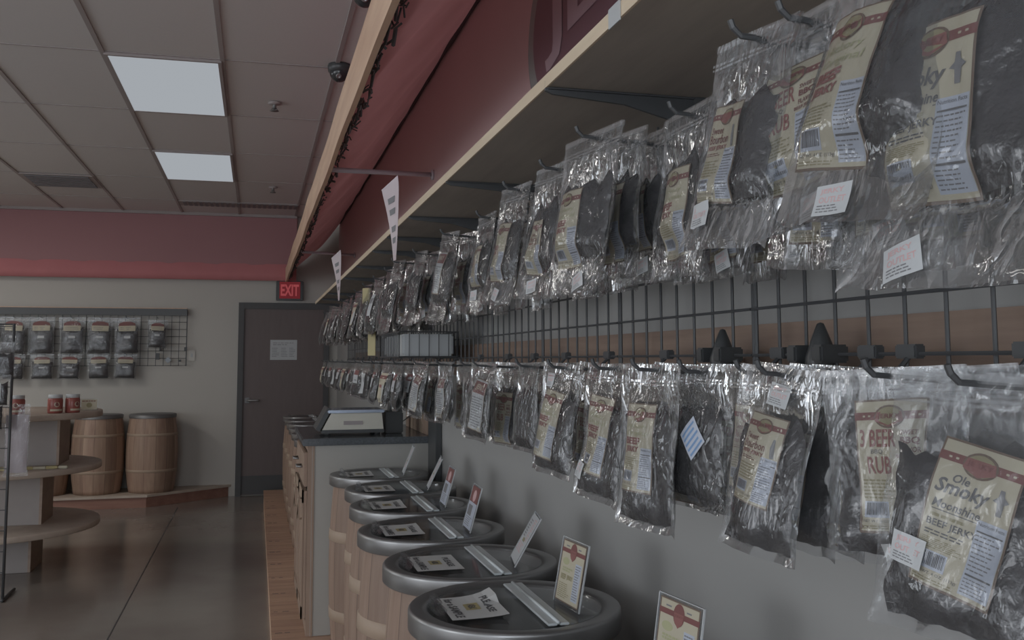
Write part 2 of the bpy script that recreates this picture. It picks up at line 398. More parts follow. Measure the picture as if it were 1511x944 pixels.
# red painted band with a brighter strip along the top of the far wall
b = MB(); b.box(XL, 0.42, YW - 0.10, YW, 2.56, H, M['redband']); struct(b.build('trim_3'))
b = MB()
n = 60; vs = []; fs = []
for i in range(n + 1):
    x = XL + (0.42 - XL) * i / n
    for (dy, z) in ((-0.10, 2.575), (-0.135, 2.47), (-0.12, 2.385), (-0.11, 2.385), (-0.09, 2.575)):
        vs.append((x, YW + dy + 0.006 * math.sin(i * 1.7), z))
for i in range(n):
    for k in range(4): a = i * 5 + k; fs.append((a, a + 1, a + 6, a + 5))
b.add(vs, fs, M['redhem'], True); o = b.build('fabric_valance'); tag(o, 'bright red fabric strip along the foot of the dark red band on the far wall', 'valance')
# light strip under the ceiling at the far wall
b = MB(); b.box(XL, 0.42, YW - 0.13, YW - 0.10, H - 0.03, H, M['tbar']); struct(b.build('trim_4'))

# ceiling lights
def ceiling_light(x, y, label):
    t = thing('ceiling_light', label, 'light', (x, y, H - 0.012), 0, 'square-set ceiling light panels')
    b = MB(); fr = 0.018; W, L = 0.598, 1.208
    b.box(-W / 2, W / 2, -L / 2, -L / 2 + fr, -0.006, 0.01, M['tbar']); b.box(-W / 2, W / 2, L / 2 - fr, L / 2, -0.006, 0.01, M['tbar'])
    b.box(-W / 2, -W / 2 + fr, -L / 2 + fr, L / 2 - fr, -0.006, 0.01, M['tbar']); b.box(W / 2 - fr, W / 2, -L / 2 + fr, L / 2 - fr, -0.006, 0.01, M['tbar'])
    b.build('frame', t)
    b = MB(); b.box(-W / 2 + fr, W / 2 - fr, -L / 2 + fr, L / 2 - fr, -0.003, 0.006, M['panel_on']); b.build('diffuser', t)
ceiling_light(-0.515, 5.92, 'large glowing ceiling panel in the row, the one farther from the far wall')
ceiling_light(-0.515, 8.36, 'glowing ceiling panel in the row, the one close to the far wall')
for x in (-3.6, -5.9):
    for y in (-1.4, 1.04, 3.48, 5.92): ceiling_light(x, y, 'glowing ceiling panel over the part of the shop outside the picture')
for y in (3.48, 1.04, -1.4): ceiling_light(-0.515, y, 'glowing ceiling panel overhead behind the viewer, outside the picture')

# vents and sprinklers
t = thing('ceiling_vent', 'grey louvred air vent set in a ceiling tile beside the light row', 'vent', (-1.73, 9.3, H - 0.012))
b = MB(); b.box(-0.3, 0.3, -0.3, 0.3, -0.002, 0.01, M['tbar']); b.build('vent_frame', t)
b = MB()
for k in range(7): y = -0.24 + 0.08 * k; b.box(-0.26, 0.26, y - 0.03, y + 0.012, -0.012, -0.004, M['inkgrey'], Matrix.Rotation(0.0, 4, 'X'))
b.build('louvre', t)
t = thing('return_grille', 'long dark return air grille in the ceiling close to the far wall', 'vent', (-0.2, 10.33, H - 0.01))
b = MB(); b.box(-0.6, 0.6, -0.14, 0.14, -0.002, 0.008, M['tbar']); b.build('grille_frame', t)
b = MB()
for k in range(22): x = -0.56 + 0.0533 * k; b.box(x, x + 0.03, -0.12, 0.12, -0.008, -0.003, M['inkgrey'])
b.build('grille', t)
for i, (x, y) in enumerate(((0.08, 6.13), (0.122, 9.2))):
    t = thing('sprinkler', ('small ceiling sprinkler head beside the larger glowing panel', 'small ceiling sprinkler head near the far wall, past the second panel')[i], 'sprinkler', (x, y, H))
    b = MB(); b.lathe([(0.0, -0.002), (0.04, -0.002), (0.042, -0.012), (0.02, -0.018), (0.012, -0.02)], M['tbar'], 20); b.build('escutcheon', t)
    b = MB(); b.lathe([(0.012, -0.018), (0.012, -0.045), (0.0, -0.045)], M['steeldark'], 12); b.lathe([(0.0, -0.055), (0.028, -0.055), (0.028, -0.058), (0, -0.058)], M['steeldark'], 16)
    for s in (-1, 1): b.tube([(0.012 * s, 0, -0.04), (0.02 * s, 0, -0.048), (0.0, 0, -0.056)], 0.003, M['steeldark'])
    b.build('nozzle', t)
for i, (x, y) in enumerate(((0.415, 5.25), (0.43, 4.08))):
    t = thing('dome_camera', ('black dome security camera on the ceiling beside the canopy beam, the lower in view', 'black dome security camera on the ceiling cut by the top of the picture')[i], 'camera', (x, y, H))
    b = MB(); b.lathe([(0, 0), (0.062, 0), (0.066, -0.012), (0.062, -0.04), (0.05, -0.045)], M['blackplastic'], 28); b.build('housing', t)
    b = MB(); b.lathe([(0.055, -0.04)] + [(0.055 * math.cos(a * PI / 16), -0.042 - 0.055 * math.sin(a * PI / 16)) for a in range(1, 9)], M['glossblack'], 28); d = b.build('dome', t)
    b = MB(); Ml = Matrix.Translation((-0.008, -0.048, -0.075)) @ Matrix.Rotation(math.radians(125), 4, 'X')
    bb = MB(); bb.lathe([(0.013, 0), (0.016, 0.006), (0.012, 0.012), (0.008, 0.008), (0, 0.008)], M['steel'], 16); b.add([Ml @ Vector(q) for q in bb.v], bb.f, M['steel'], True); b.build('lens', t)

# ------------------------------------------------------------------ far wall: door, exit sign, plate
b = MB()
DX0, DX1 = -0.20, 0.80
b.box(DX0, DX0 + 0.06, YW - 0.06, YW + 0.02, 0, 2.14, M['frame']); b.box(DX1 - 0.06, DX1, YW - 0.06, YW + 0.02, 0, 2.14, M['frame'])
b.box(DX0 + 0.06, DX1 - 0.06, YW - 0.06, YW + 0.02, 2.07, 2.14, M['frame'])
struct(b.build('trim_5'))
b = MB(); b.box(DX0 + 0.06, DX1 - 0.06, YW - 0.035, YW + 0.01, 0.012, 2.07, M['door']); o = struct(b.build('door_1'))
b = MB()
b.box(-0.095, -0.045, -0.05, -0.035, -0.03, 0.03, M['steeldark'], None, 0.004); b.tube([(-0.07, -0.05, 0), (-0.07, -0.095, 0), (0.05, -0.10, 0.0), (0.06, -0.095, 0.0)], 0.011, M['steel'], 8)
h = b.build('door_handle', o); h.location = (-0.02, YW, 1.05); h['label'] = 'steel lever handle'
b = MB(); b.box(DX0 + 0.06, DX1 - 0.06, YW - 0.04, YW - 0.035, 0.02, 0.22, M['frame']); h = b.build('kick_plate', o); h['label'] = 'dark kick plate'
fl = Flat(); fl.rect(0, 0.295, 0, 0.225, M['white'], 0)
rr = random.Random(5)
for (x0, x1, y0, y1, n) in ((0.02, 0.10, 0.03, 0.14, 6), (0.12, 0.19, 0.03, 0.14, 6), (0.21, 0.275, 0.03, 0.14, 6), (0.03, 0.26, 0.16, 0.20, 2)): fl.lines(x0, x1, y0, y1, n, M['inkgrey'], 2, rr, 0.3)
b = MB(); fl.into(b, lambda x, y, l: (0.149 + x, YW - 0.037 - l, 1.498 + y), 0.0005)
b.box(0.149, 0.444, YW - 0.0369, YW - 0.0352, 1.498, 1.723, M['white']); tag(b.build('paper_notice'), 'sheet of white paper with grey printing taped to the brown door', 'notice')
t = thing('exit_sign', 'small lit red EXIT sign above the brown door', 'exit sign', (0.352, YW - 0.03, 2.283))
b = MB(); b.box(-0.15, 0.15, -0.06, 0.03, -0.115, 0.105, M['blackplastic'], None, 0.006); b.build('housing', t)
b = MB(); b.box(-0.115, 0.115, -0.066, -0.06, -0.095, 0.095, M['exit_bg']); b.build('face', t)
fl = Flat(); fl.text('EXIT', -0.10, 0.10, -0.065, 0.065, M['exit_txt'], 1, 0, 0.03)
b = MB(); fl.into(b, lambda x, y, l: (x, -0.067 - l, y), 0.001); b.build('lettering', t)

# ------------------------------------------------------------------ right canopy
PX, PZ0, PZ1 = 0.30, 2.37, 2.53
b = MB(); n = 90; vs = []; fs = []
rr = random.Random(3)
for i in range(n + 1):
    y = 0.8 + (YW - 0.1 - 0.8) * i / n
    w = 0.006 * math.sin(y * 2.3) + 0.004 * math.sin(y * 5.1 + 1)
    for (x, z) in ((0, PZ0), (0.019, PZ0), (0.019, PZ1), (0, PZ1)): vs.append((PX + x, y, z + w))
for i in range(n):
    for k in range(4): a = i * 4 + k; c = i * 4 + (k + 1) % 4; fs.append((a, c, c + 4, a + 4))
fs += [(3, 2, 1, 0), (n * 4, n * 4 + 1, n * 4 + 2, n * 4 + 3)]
b.add(vs, fs, M['beam']); tag(b.build('canopy_board'), 'long light wooden board running under the ceiling along the red canopy', 'board')
b = MB(); vs = []; fs = []; nu, nv = 160, 16
for i in range(nu + 1):
    y = 0.8 + (YW - 0.1 - 0.8) * i / nu
    for j in range(nv + 1):
        t = j / nv
        x = PX + 0.028 + (XW - 0.0015 - PX - 0.028) * t; z = 2.46 + (3.06 - 2.46) * t
        sag = math.sin(PI * t) * (0.035 + 0.03 * noise.noise(Vector((y * 1.1, t * 1.5, 0))))
        fold = 0.050 * math.sin(PI * t) ** 0.6 * noise.noise(Vector((y * 2.6 + t * 2.6, t * 1.5, 4))) if 0 < t < 1 else 0
        vs.append((x, y, z - sag * 1.2 + fold))
for i in range(nu):
    for j in range(nv): a = i * (nv + 1) + j; fs.append((a, a + nv + 1, a + nv + 2, a + 1))
b.add(vs, fs, M['redfabric'], True); t = b.build('canopy_cloth'); tag(t, 'red cloth canopy stretched from the wooden board up to the wall top', 'canopy')
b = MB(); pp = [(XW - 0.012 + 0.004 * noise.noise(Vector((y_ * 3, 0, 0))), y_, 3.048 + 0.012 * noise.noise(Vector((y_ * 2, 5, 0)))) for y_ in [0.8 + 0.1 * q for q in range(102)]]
b.tube(pp, 0.016, M['foldshade'], 6); b.build('fold_shade_strip', t)['label'] = 'dark strip standing in for fold shade along the wall edge'  # dark tube modelled in place of the shade in the cloth's fold
b = MB(); rr = random.Random(8)   # gathered, stapled dark hem behind the board
y = 0.9; pts = []
while y < YW - 0.2: pts.append((PX + 0.030 + rr.uniform(-0.004, 0.008), y, 2.40 + rr.uniform(-0.016, 0.03))); y += 0.045
for i in range(len(pts) - 1):
    for q in range(3):
        if rr.random() < 0.8: o_ = Vector((rr.uniform(0, 0.035), rr.uniform(-0.02, 0.02), rr.uniform(0, 0.03))); b.tube([Vector(pts[i]) + o_, Vector(pts[i + 1]) + o_ * rr.uniform(0.3, 1.2)], rr.uniform(0.002, 0.006), M['frame'], 4)
o = b.build('hem', t); o['label'] = 'dark gathered hem'; o['kind'] = 'stuff'
for i, (y0, z0, y1, z1) in enumerate(((4.55, 2.40, 4.99, 2.485), (8.3, 2.42, 9.2, 2.50))):
    b = MB(); b.tube([(PX + 0.02, y0, z0), (XW - 0.012, y1, z1)], 0.0125, M['arm'], 10); b.tube([(XW - 0.014, y1, z1), (XW - 0.001, y1, z1)], 0.028, M['arm'], 12)
    tag(b.build('canopy_brace'), ('slim grey metal arm bracing the canopy board to the red wall, larger one', 'slim grey metal arm bracing the canopy board close to the exit sign')[i], 'arm')

# ------------------------------------------------------------------ shelf with brackets
XS, ZS = 0.50, 1.99
b = MB(); b.box(XS, XW - 0.001, 0.25, 8.62, ZS, ZS + 0.020, M['shelf']); sh = b.build('wall_shelf'); tag(sh, 'long plywood shelf running along the wall above the upper bags', 'shelf')
b = MB(); b.box(XS - 0.004, XS, 0.25, 8.62, ZS - 0.001, ZS + 0.022, M['shelfedge']); b.build('front_edge', sh)['label'] = 'pale front edge strip'
def bracket(y, lab):
    t = thing('shelf_bracket', lab, 'bracket', (0.8, y, ZS), 0, 'black brackets under the wall shelf')
    prof = [(-0.304, 0.012), (-0.304, -0.006), (-0.29, -0.012), (-0.15, -0.022), (-0.06, -0.045), (-0.012, -0.085), (0.0, -0.09), (0.0, -0.001), (-0.298, -0.001), (-0.298, 0.012)]
    Mx = Matrix(((1, 0, 0, 0), (0, 0, 1, 0), (0, 1, 0, 0), (0, 0, 0, 1)))
    b = MB(); b.prism(prof, -0.0035, 0.0035, M['black'], Mx); b.box(-0.30, 0.0, -0.009, 0.009, -0.004, -0.0008, M['black']); b.build('arm', t)
    b = MB(); b.box(-0.012, 0.012, -0.012, 0.012, -0.10, -0.001, M['black']); b.build('clip', t)
for i, (y, lab) in enumerate(((1.62, 'black shelf bracket below the oval sign, largest in view'), (2.56, 'black shelf bracket second from the oval sign'), (3.23, 'black shelf bracket just past the hanging white paper strip'),
        (3.79, 'black shelf bracket fourth from the oval sign'), (4.29, 'black shelf bracket fifth from the oval sign'), (5.02, 'black shelf bracket sixth from the oval sign'), (5.76, 'black shelf bracket beside the farther paper strip'),
        (7.11, 'black shelf bracket third from the door end of the shelf'), (7.79, 'black shelf bracket second from the door end of the shelf'), (8.5, 'black shelf bracket at the door end of the shelf'))): bracket(y, lab)
# hanging paper price strips
def strip(y, lab, w):
    b = MB(); vs = []; fs = []; n = 14; zt, zb = 2.15, 1.865
    for i in range(n + 1):
        t = i / n; z = zt + (zb - zt) * t
        ww = w * (1 - 0.55 * t) * (1 if t > 0.12 else 0.9 + t); a = math.radians(45 + 38 * t)
        xc = XS - 0.012 - 0.022 * (1 - t) * (1 - t) ; 
        dx, dy = math.cos(a) * ww / 2, -math.sin(a) * ww / 2
        vs += [(xc - dx, y - dy, z - 0.02 * (t < .01)), (xc + dx, y + dy, z + 0.03 * (1 - t))]
    for i in range(n): fs.append((2 * i, 2 * i + 2, 2 * i + 3, 2 * i + 1))
    k = len(vs); vs += [(q[0] + 0.0008, q[1] + 0.0008, q[2]) for q in vs]; fs += [tuple(j + k for j in f[::-1]) for f in fs]
    b.add(vs, fs, M['tagpaper'], True)
    for t0 in (0.28, 0.36, 0.58, 0.74):
        j = int(t0 * n); A, B, C2, D = [Vector(vs[q]) for q in (2 * j, 2 * j + 1, 2 * j + 3, 2 * j + 2)]
        q = [A.lerp(B, 0.25), A.lerp(B, 0.75), D.lerp(C2, 0.7), D.lerp(C2, 0.25)]
        b.add([p_ + Vector((-0.0012, -0.0012, 0)) for p_ in q], [(0, 1, 2, 3)], M['inkgrey'])
    tag(b.build('price_strip'), lab, 'price strip')
strip(3.51, 'curled white paper strip hanging from the shelf edge, the larger one', 0.085)
strip(6.0, 'curled white paper strip hanging from the shelf edge near the door', 0.085)
b = MB(); b.box(XS - 0.0065, XS - 0.0045, 1.245, 1.29, ZS - 0.006, ZS + 0.024, M['white']); tag(b.build('shelf_sticker'), 'small white sticker on the pale edge of the long shelf', 'sticker')

# oval sign on the wall above the shelf
t = thing('oval_sign', 'large dark maroon oval sign with grey rim standing on the shelf against the wall', 'sign', (0.878, 2.0, 2.52))
OW, OH = 1.02, 0.50
def oval(k, n=64): return [(OW * k * math.cos(2 * PI * i / n), (OH * k if k == 1 else OH * k) * math.sin(2 * PI * i / n)) for i in range(n)]
Mo = Matrix(((0, 0, 1, 0), (-1, 0, 0, 0), (0, 1, 0, 0), (0, 0, 0, 1)))   # x -> -Y, y -> Z, z -> X
b = MB(); b.prism(oval(1.0), -0.012, 0.015, M['blackplastic'], Mo); b.build('board', t)
b = MB(); b.prism(oval(0.985), -0.016, -0.0125, M['signgrey'], Mo); b.build('rim', t)
b = MB(); b.prism([(x * 0.93, y * 0.87) for x, y in oval(0.985)], -0.019, -0.0165, M['signmaroon'], Mo); b.build('face', t)
fl = Flat()
fl.text('BEEF', -0.34, 0.34, 0.17, 0.34, M['signtext'], 1, 0, 0.02); fl.text('JERKY', -0.80, 0.80, -0.13, 0.13, M['signtext'], 1, 0, 0.03); fl.text('OUTLET', -0.62, 0.62, -0.36, -0.18, M['signtext'], 1, 0, 0.02)
b = MB(); fl.into(b, lambda x, y, l: Mo @ Vector((x, y, -0.0195 - l)), 0.001); b.build('lettering', t)

# ------------------------------------------------------------------ grid panels on mounting board
b = MB(); b.box(0.862, XW, 0.2, 8.7, 1.43, 1.56, M['board']); tag(b.build('mounting_board'), 'horizontal pine board fixed to the wall behind the wire grid', 'board')
b = MB(); b.box(0.835, 0.862, 1.575, 1.615, 1.415, 1.48, M['board']); b.box(0.85, 0.862, 1.58, 1.61, 1.43, 1.5, M['board']); tag(b.build('wood_block'), 'small wooden block showing between two groups of lower bags', 'block')
GP = 0.0762
def grid_panel():
    b = MB(); W = GP * 8
    for i in range(9):
        r = 0.0036 if i in (0, 8) else 0.0028
        b.tube([(0, GP * i + (0.004 if i == 0 else -0.004 if i == 8 else 0), -0.018), (0, GP * i + (0.004 if i == 0 else -0.004 if i == 8 else 0), 0.475)], r, M['black'], 6)
    for k in range(7): b.tube([(-0.0055, 0.002, GP * k), (-0.0055, W - 0.002, GP * k)], 0.0028, M['black'], 6)
    return b.mesh('grid_panel')
gm = grid_panel(); R1Y = 0.21
for i in range(14):
    o = link('wire_grid', gm); o.location = (0.80, R1Y + i * (GP * 8), 1.505)
    tag(o, 'black wire grid panel on the wall behind the bags, number %d counted from the picture edge' % (i + 1) if False else
        ['black wire grid panel hidden behind the bags outside the picture edge', 'black wire grid panel behind the biggest bags at the picture edge', 'black wire grid panel above the two cream labelled bags with white stickers', 'black wire grid panel between the two dark triangular clips'][i] if i < 4 else
        'black wire grid panel, %s past the dark triangular clips' % ('first second third fourth fifth sixth seventh eighth ninth tenth'.split()[i - 4]), 'wire grid', 'wire grid panels on the shelf wall')
for i, (y, lab) in enumerate(((1.535, 'dark triangular grid clip above the small bags with a blue label'), (1.231, 'dark triangular grid clip above the bags with white stickers'))):
    t = thing('grid_clip', lab, 'clip', (0.815, y, 1.505), 0, 'triangular grid clips')
    b = MB(); b.lathe([(0.024, -0.04), (0.023, -0.005), (0.014, 0.022), (0.005, 0.045), (0.0, 0.047)], M['blackplastic'], 24, (-0.02, 0, 0), capb=True); b.build('plate', t)
    b = MB(); b.box(-0.05, -0.004, -0.045, -0.02, -0.012, 0.014, M['blackplastic'], None, 0.003); b.build('clamp', t); b = MB(); b.box(-0.05, -0.004, 0.022, 0.047, -0.012, 0.014, M['blackplastic'], None, 0.003); b.build('clamp', t)

# ------------------------------------------------------------------ bags
def sstep(a, b_, x): t = max(0, min(1, (x - a) / (b_ - a))); return t * t * (3 - 2 * t)
class Bag:
    def __init__(s, seed, W, Hh, thick=0.014, wr=0.005, curl=0.0, twist=0.0, fill0=0.30, fill1=0.97):
        s.f1 = fill1
        s.o = random.Random(seed); s.k = s.o.uniform(0, 100); s.W, s.H, s.T, s.wr, s.curl, s.tw, s.f0 = W, Hh, thick, wr, curl, twist, fill0
    def prof(s, u, v):
        p = sstep(s.f0 - 0.2, s.f0 + 0.15, v) * (1 - sstep(s.f1 - 0.12, s.f1 + 0.02, v))
        return s.T * p * max(0.0, 1 - abs(u) ** 2.4) ** 0.7 + 0.0012
    def at(s, u, v, side, off=0.0):
        k = s.k
        crk = 0.5 + 1.2 * sstep(0.6, 1.0, v)
        n1 = noise.noise(Vector((u * 1.3 + k, v * 2.4, 1.3))) * s.wr * 1.6 * (0.4 + v)
        fl_ = min(1.0, 0.22 + s.prof(u, v) / s.T)
        n2 = noise.noise(Vector((u * 3.2 + k, v * 3.1, side * 3.7))) * s.wr * 0.6 * crk * fl_
        n3 = (0.5 - abs(noise.noise(Vector((u * 3.0 - v * 2.1 + k, v * 5.5 + u, side * 9.1))))) * s.wr * 0.7 * crk * fl_
        t = s.prof(u, v) + off
        y = n1 + s.curl * (v * v) + side * (t + abs(n2) + n3 * min(1, t / 0.006) * 0.6)
        edge = 1 - 0.05 * s.prof(0, v) / s.T + 0.025 * noise.noise(Vector((v * 4 + k, side * 0.0, 7)))
        x = u * s.W / 2 * edge
        z = -v * s.H - 0.012 * u * u * (v > 0.9) * noise.noise(Vector((u * 3, k, 2)))
        a = s.tw * v; ca, sa = math.cos(a), math.sin(a)
        return (x * ca - y * sa, x * sa + y * ca, z + 0.011)
def film_mesh(bg, nu=26, nv=36, mb=None):
    b = mb or MB()
    for side in (-1, 1):
        vs = [bg.at(-1 + 2 * i / nu, j / nv, side * (0.0 if i in (0, nu) or j == nv else 1)) for j in range(nv + 1) for i in range(nu + 1)]
        fs = []
        for j in range(nv):
            for i in range(nu):
                a = j * (nu + 1) + i; q = (a, a + 1, a + nu + 2, a + nu + 1)
                fs.append(q if side > 0 else q[::-1])
        b.add(vs, fs, M['film'], True)
    return b
def seam_mesh(bg, mb=None):
    b = mb or MB(); n = 14
    for (v0, v1, off) in ((0.0, 0.035, 0.0008), (0.095, 0.108, 0.0022), (0.118, 0.128, 0.0022)):
        for side in (-1, 1):
            vs = []; fs = []
            for i in range(n + 1):
                u = -0.985 + 1.97 * i / n
                vs += [bg.at(u, v0, side, off), bg.at(u, v1, side, off)]
            for i in range(n): fs.append((2 * i, 2 * i + 2, 2 * i + 3, 2 * i + 1))
            b.add(vs, fs, M['seam'], True)
    return b
def jerky_mesh(bg, mb=None, nu=14, nv=16):
    b = mb or MB(); v0, v1 = bg.f0 + 0.02, bg.f1 - 0.02
    r = random.Random(int(bg.k * 100))
    for side in (-1, 1):
        vs = []; fs = []
        for j in range(nv + 1):
            for i in range(nu + 1):
                q = i / nu; w = j / nv
                ragg = 0.05 * noise.noise(Vector((w * 6 + bg.k, 3, 3)))
                u = (-1 + 2 * q) * (0.84 + 2.2 * ragg)
                v = v0 + (v1 - v0) * w + (0.13 * noise.noise(Vector((u * 3.4 + bg.k, 8, 2))) * (1 - 2 * w) if j < nv / 2 else 0.012 * noise.noise(Vector((u * 5, 8, 2))))
                edge = (i in (0, nu) or j in (0, nv))
                rough = 0.0035 * noise.noise(Vector((u * 5 + bg.k, v * 8, side * 5))) - 0.001
                vs.append(bg.at(u, v, 0 if edge else side, (-0.0042 - 0.05 * bg.T + rough) if not edge else -0.001))
        for j in range(nv):
            for i in range(nu):
                a = j * (nu + 1) + i; f = (a, a + 1, a + nu + 2, a + nu + 1)
                fs.append(f if side > 0 else f[::-1])
        b.add(vs, fs, M['jerky'], True)
    return b
def label_flat(kind, w, h, seed=1):
    f = Flat(); r = random.Random(seed); W2 = w / 2
    X = lambda q: -W2 + w * q; Y = lambda q: h * q
    f.rect(X(0), X(1), Y(0), Y(1), M['brown'], 0, 16, 22)
    f.rect(X(0.025), X(0.975), Y(0.018), Y(0.985), M['cream'], 1, 16, 22)
    if kind == 'plain':
        f.rect(X(0.04), X(0.96), Y(0.03), Y(0.98), M['white'], 2, 8, 10)
        f.rect(X(0.04), X(0.96), Y(0.72), Y(0.95), M['maroon'], 3, 6, 2); f.text('JERKY', X(0.15), X(0.85), Y(0.77), Y(0.9), M['cream'], 4, 0, 0.03)
        f.lines(X(0.08), X(0.9), Y(0.06), Y(0.66), 12, M['inkgrey'], 3, r); return f
    f.rect(X(0.0), X(1.0), Y(0.845), Y(0.905), M['maroon'], 2, 16, 2)
    for q in (0.12, 0.2, 0.8, 0.88): f.rect(X(q), X(q + 0.035), Y(0.868), Y(0.882), M['cream'], 3)
    f.disc(X(0.5), Y(0.868), w * 0.21, h * 0.088, M['brown'], 3); f.disc(X(0.5), Y(0.868), w * 0.18, h * 0.073, M['pink'] if False else M['olive'], 4)
    f.poly([(X(0.33), Y(0.905)), (X(0.30), Y(0.835)), (X(0.5), Y(0.79)), (X(0.70), Y(0.835)), (X(0.67), Y(0.905))], M['red'], 5)
    f.text('JERKY', X(0.34), X(0.66), Y(0.845), Y(0.89), M['maroon'], 6, 0, 0.03)
    if kind == 'smoky':
        f.text('Ole', X(0.24), X(0.44), Y(0.715), Y(0.775), M['ink'], 3, 0.25, 0.02)
        f.text('Smoky', X(0.07), X(0.70), Y(0.60), Y(0.73), M['ink'], 3, 0.25, 0.025)
        f.text('Moonshine', X(0.09), X(0.64), Y(0.525), Y(0.585), M['ink'], 3, 0.2, 0.02)
        f.rect(X(0.10), X(0.62), Y(0.508), Y(0.514), M['ink'], 3)
        f.lines(X(0.10), X(0.66), Y(0.455), Y(0.49), 1, M['olive'], 3, r, 0.6)
        f.text('BEEF JERKY', X(0.08), X(0.66), Y(0.385), Y(0.445), M['ink'], 3, 0, 0.02)
        f.lines(X(0.08), X(0.6), Y(0.335), Y(0.375), 2, M['ink'], 3, r)
        body = 0.335
        f.poly([(X(0.80), Y(0.60)), (X(0.86), Y(0.60)), (X(0.87), Y(0.68)), (X(0.92), Y(0.70)), (X(0.86), Y(0.73)), (X(0.85), Y(0.77)), (X(0.80), Y(0.77)), (X(0.79), Y(0.72)), (X(0.73), Y(0.69)), (X(0.79), Y(0.68))], M['inkgrey'], 3)
    elif kind == 'beer':
        f.text('3 BEER', X(0.06), X(0.60), Y(0.64), Y(0.775), M['red'], 3, 0, 0.02)
        f.text('BBQ', X(0.22), X(0.40), Y(0.585), Y(0.625), M['ink'], 3)
        f.text('RUB', X(0.16), X(0.52), Y(0.44), Y(0.57), M['red'], 3, 0, 0.02)
        f.text('SWEET', X(0.66), X(0.90), Y(0.73), Y(0.765), M['maroon'], 3, 0, 0.02)
        f.text('BBQ', X(0.66), X(0.93), Y(0.655), Y(0.715), M['maroon'], 3, 0, 0.04)
        f.text('FLAVOR', X(0.66), X(0.95), Y(0.60), Y(0.64), M['maroon'], 3, 0, 0.02)
        f.text('BEEF JERKY', X(0.60), X(0.96), Y(0.55), Y(0.585), M['maroon'], 3, 0, 0.02)
        body = 0.42
    elif kind == 'bourbon':
        f.text('Sweet', X(0.10), X(0.46), Y(0.70), Y(0.77), M['maroon'], 3, 0.1, 0.01)
        f.text('Bourbon', X(0.08), X(0.66), Y(0.60), Y(0.69), M['maroon'], 3, 0.1, 0.01)
        f.text('BEEF JERKY', X(0.07), X(0.66), Y(0.525), Y(0.58), M['red'], 3, 0, 0.03)
        f.lines(X(0.07), X(0.6), Y(0.47), Y(0.51), 2, M['maroon'], 3, r)
        f.poly([(X(0.80), Y(0.55)), (X(0.88), Y(0.55)), (X(0.86), Y(0.66)), (X(0.84), Y(0.76)), (X(0.80), Y(0.76)), (X(0.77), Y(0.66))], M['inkgrey'], 3)
        body = 0.45
    else:
        f.text('Hickory', X(0.1), X(0.8), Y(0.70), Y(0.77), M['green'], 3, 0.25); f.text('Original', X(0.1), X(0.85), Y(0.62), Y(0.69), M['green'], 3, 0.25)
        f.text('BEEF', X(0.07), X(0.56), Y(0.53), Y(0.61), M['red'], 3, 0, 0.05); f.text('JERKY', X(0.07), X(0.56), Y(0.43), Y(0.51), M['red'], 3, 0, 0.05)
        body = 0.40
    f.lines(X(0.07), X(0.60), Y(0.25), Y(body - 0.015), 6, M['olive'], 3, r)
    # nutrition panel
    nt_ = 0.54 if kind != 'green' else 0.5
    f.rect(X(0.62), X(0.97), Y(0.045), Y(nt_), M['white_blue'], 2, 6, 14)
    f.text('Nutrition Facts', X(0.64), X(0.95), Y(nt_ - 0.035), Y(nt_ - 0.012), M['ink'], 3)
    f.rect(X(0.64), X(0.95), Y(nt_ - 0.078), Y(nt_ - 0.068), M['ink'], 3); f.rect(X(0.64), X(0.95), Y(0.175), Y(0.187), M['ink'], 3)
    f.lines(X(0.64), X(0.94), Y(0.20), Y(nt_ - 0.085), 9, M['inkgrey'], 3, r, 0.32); f.lines(X(0.64), X(0.94), Y(0.055), Y(0.165), 5, M['inkgrey'], 3, r, 0.32)
    f.rect(X(0.07), X(0.42), Y(0.115), Y(0.235), M['white_blue'], 2, 3, 2); f.barcode(X(0.10), X(0.40), Y(0.135), Y(0.225), M['ink'], 3, seed)
    f.text('NET WT. 4 OZ. (113g)', X(0.06), X(0.58), Y(0.075), Y(0.10), M['ink'], 3)
    f.lines(X(0.05), X(0.58), Y(0.028), Y(0.062), 2, M['olive'], 3, r)
    return f
LW, LH = 0.083, 0.132
def label_mesh(bg, kind, v0, mb=None, w=LW, h=LH, du=0.0, seed=1, rot=0.0):
    if kind == 'bourbon': w, h = 0.071, 0.108
    b = mb or MB()
    cr_, sr_ = math.cos(rot), math.sin(rot)
    def fn(x, y, l):
        xx, yy = x, y - h / 2; xr = xx * cr_ - yy * sr_; yr = xx * sr_ + yy * cr_
        u = (xr + du) / (bg.W / 2); v = v0 + (h / 2 - yr) / bg.H
        return bg.at(max(-0.97, min(0.97, u)), v, -1, -0.0030 + l)
    label_flat(kind, w, h, seed).into(b, fn, 0.00030); return b
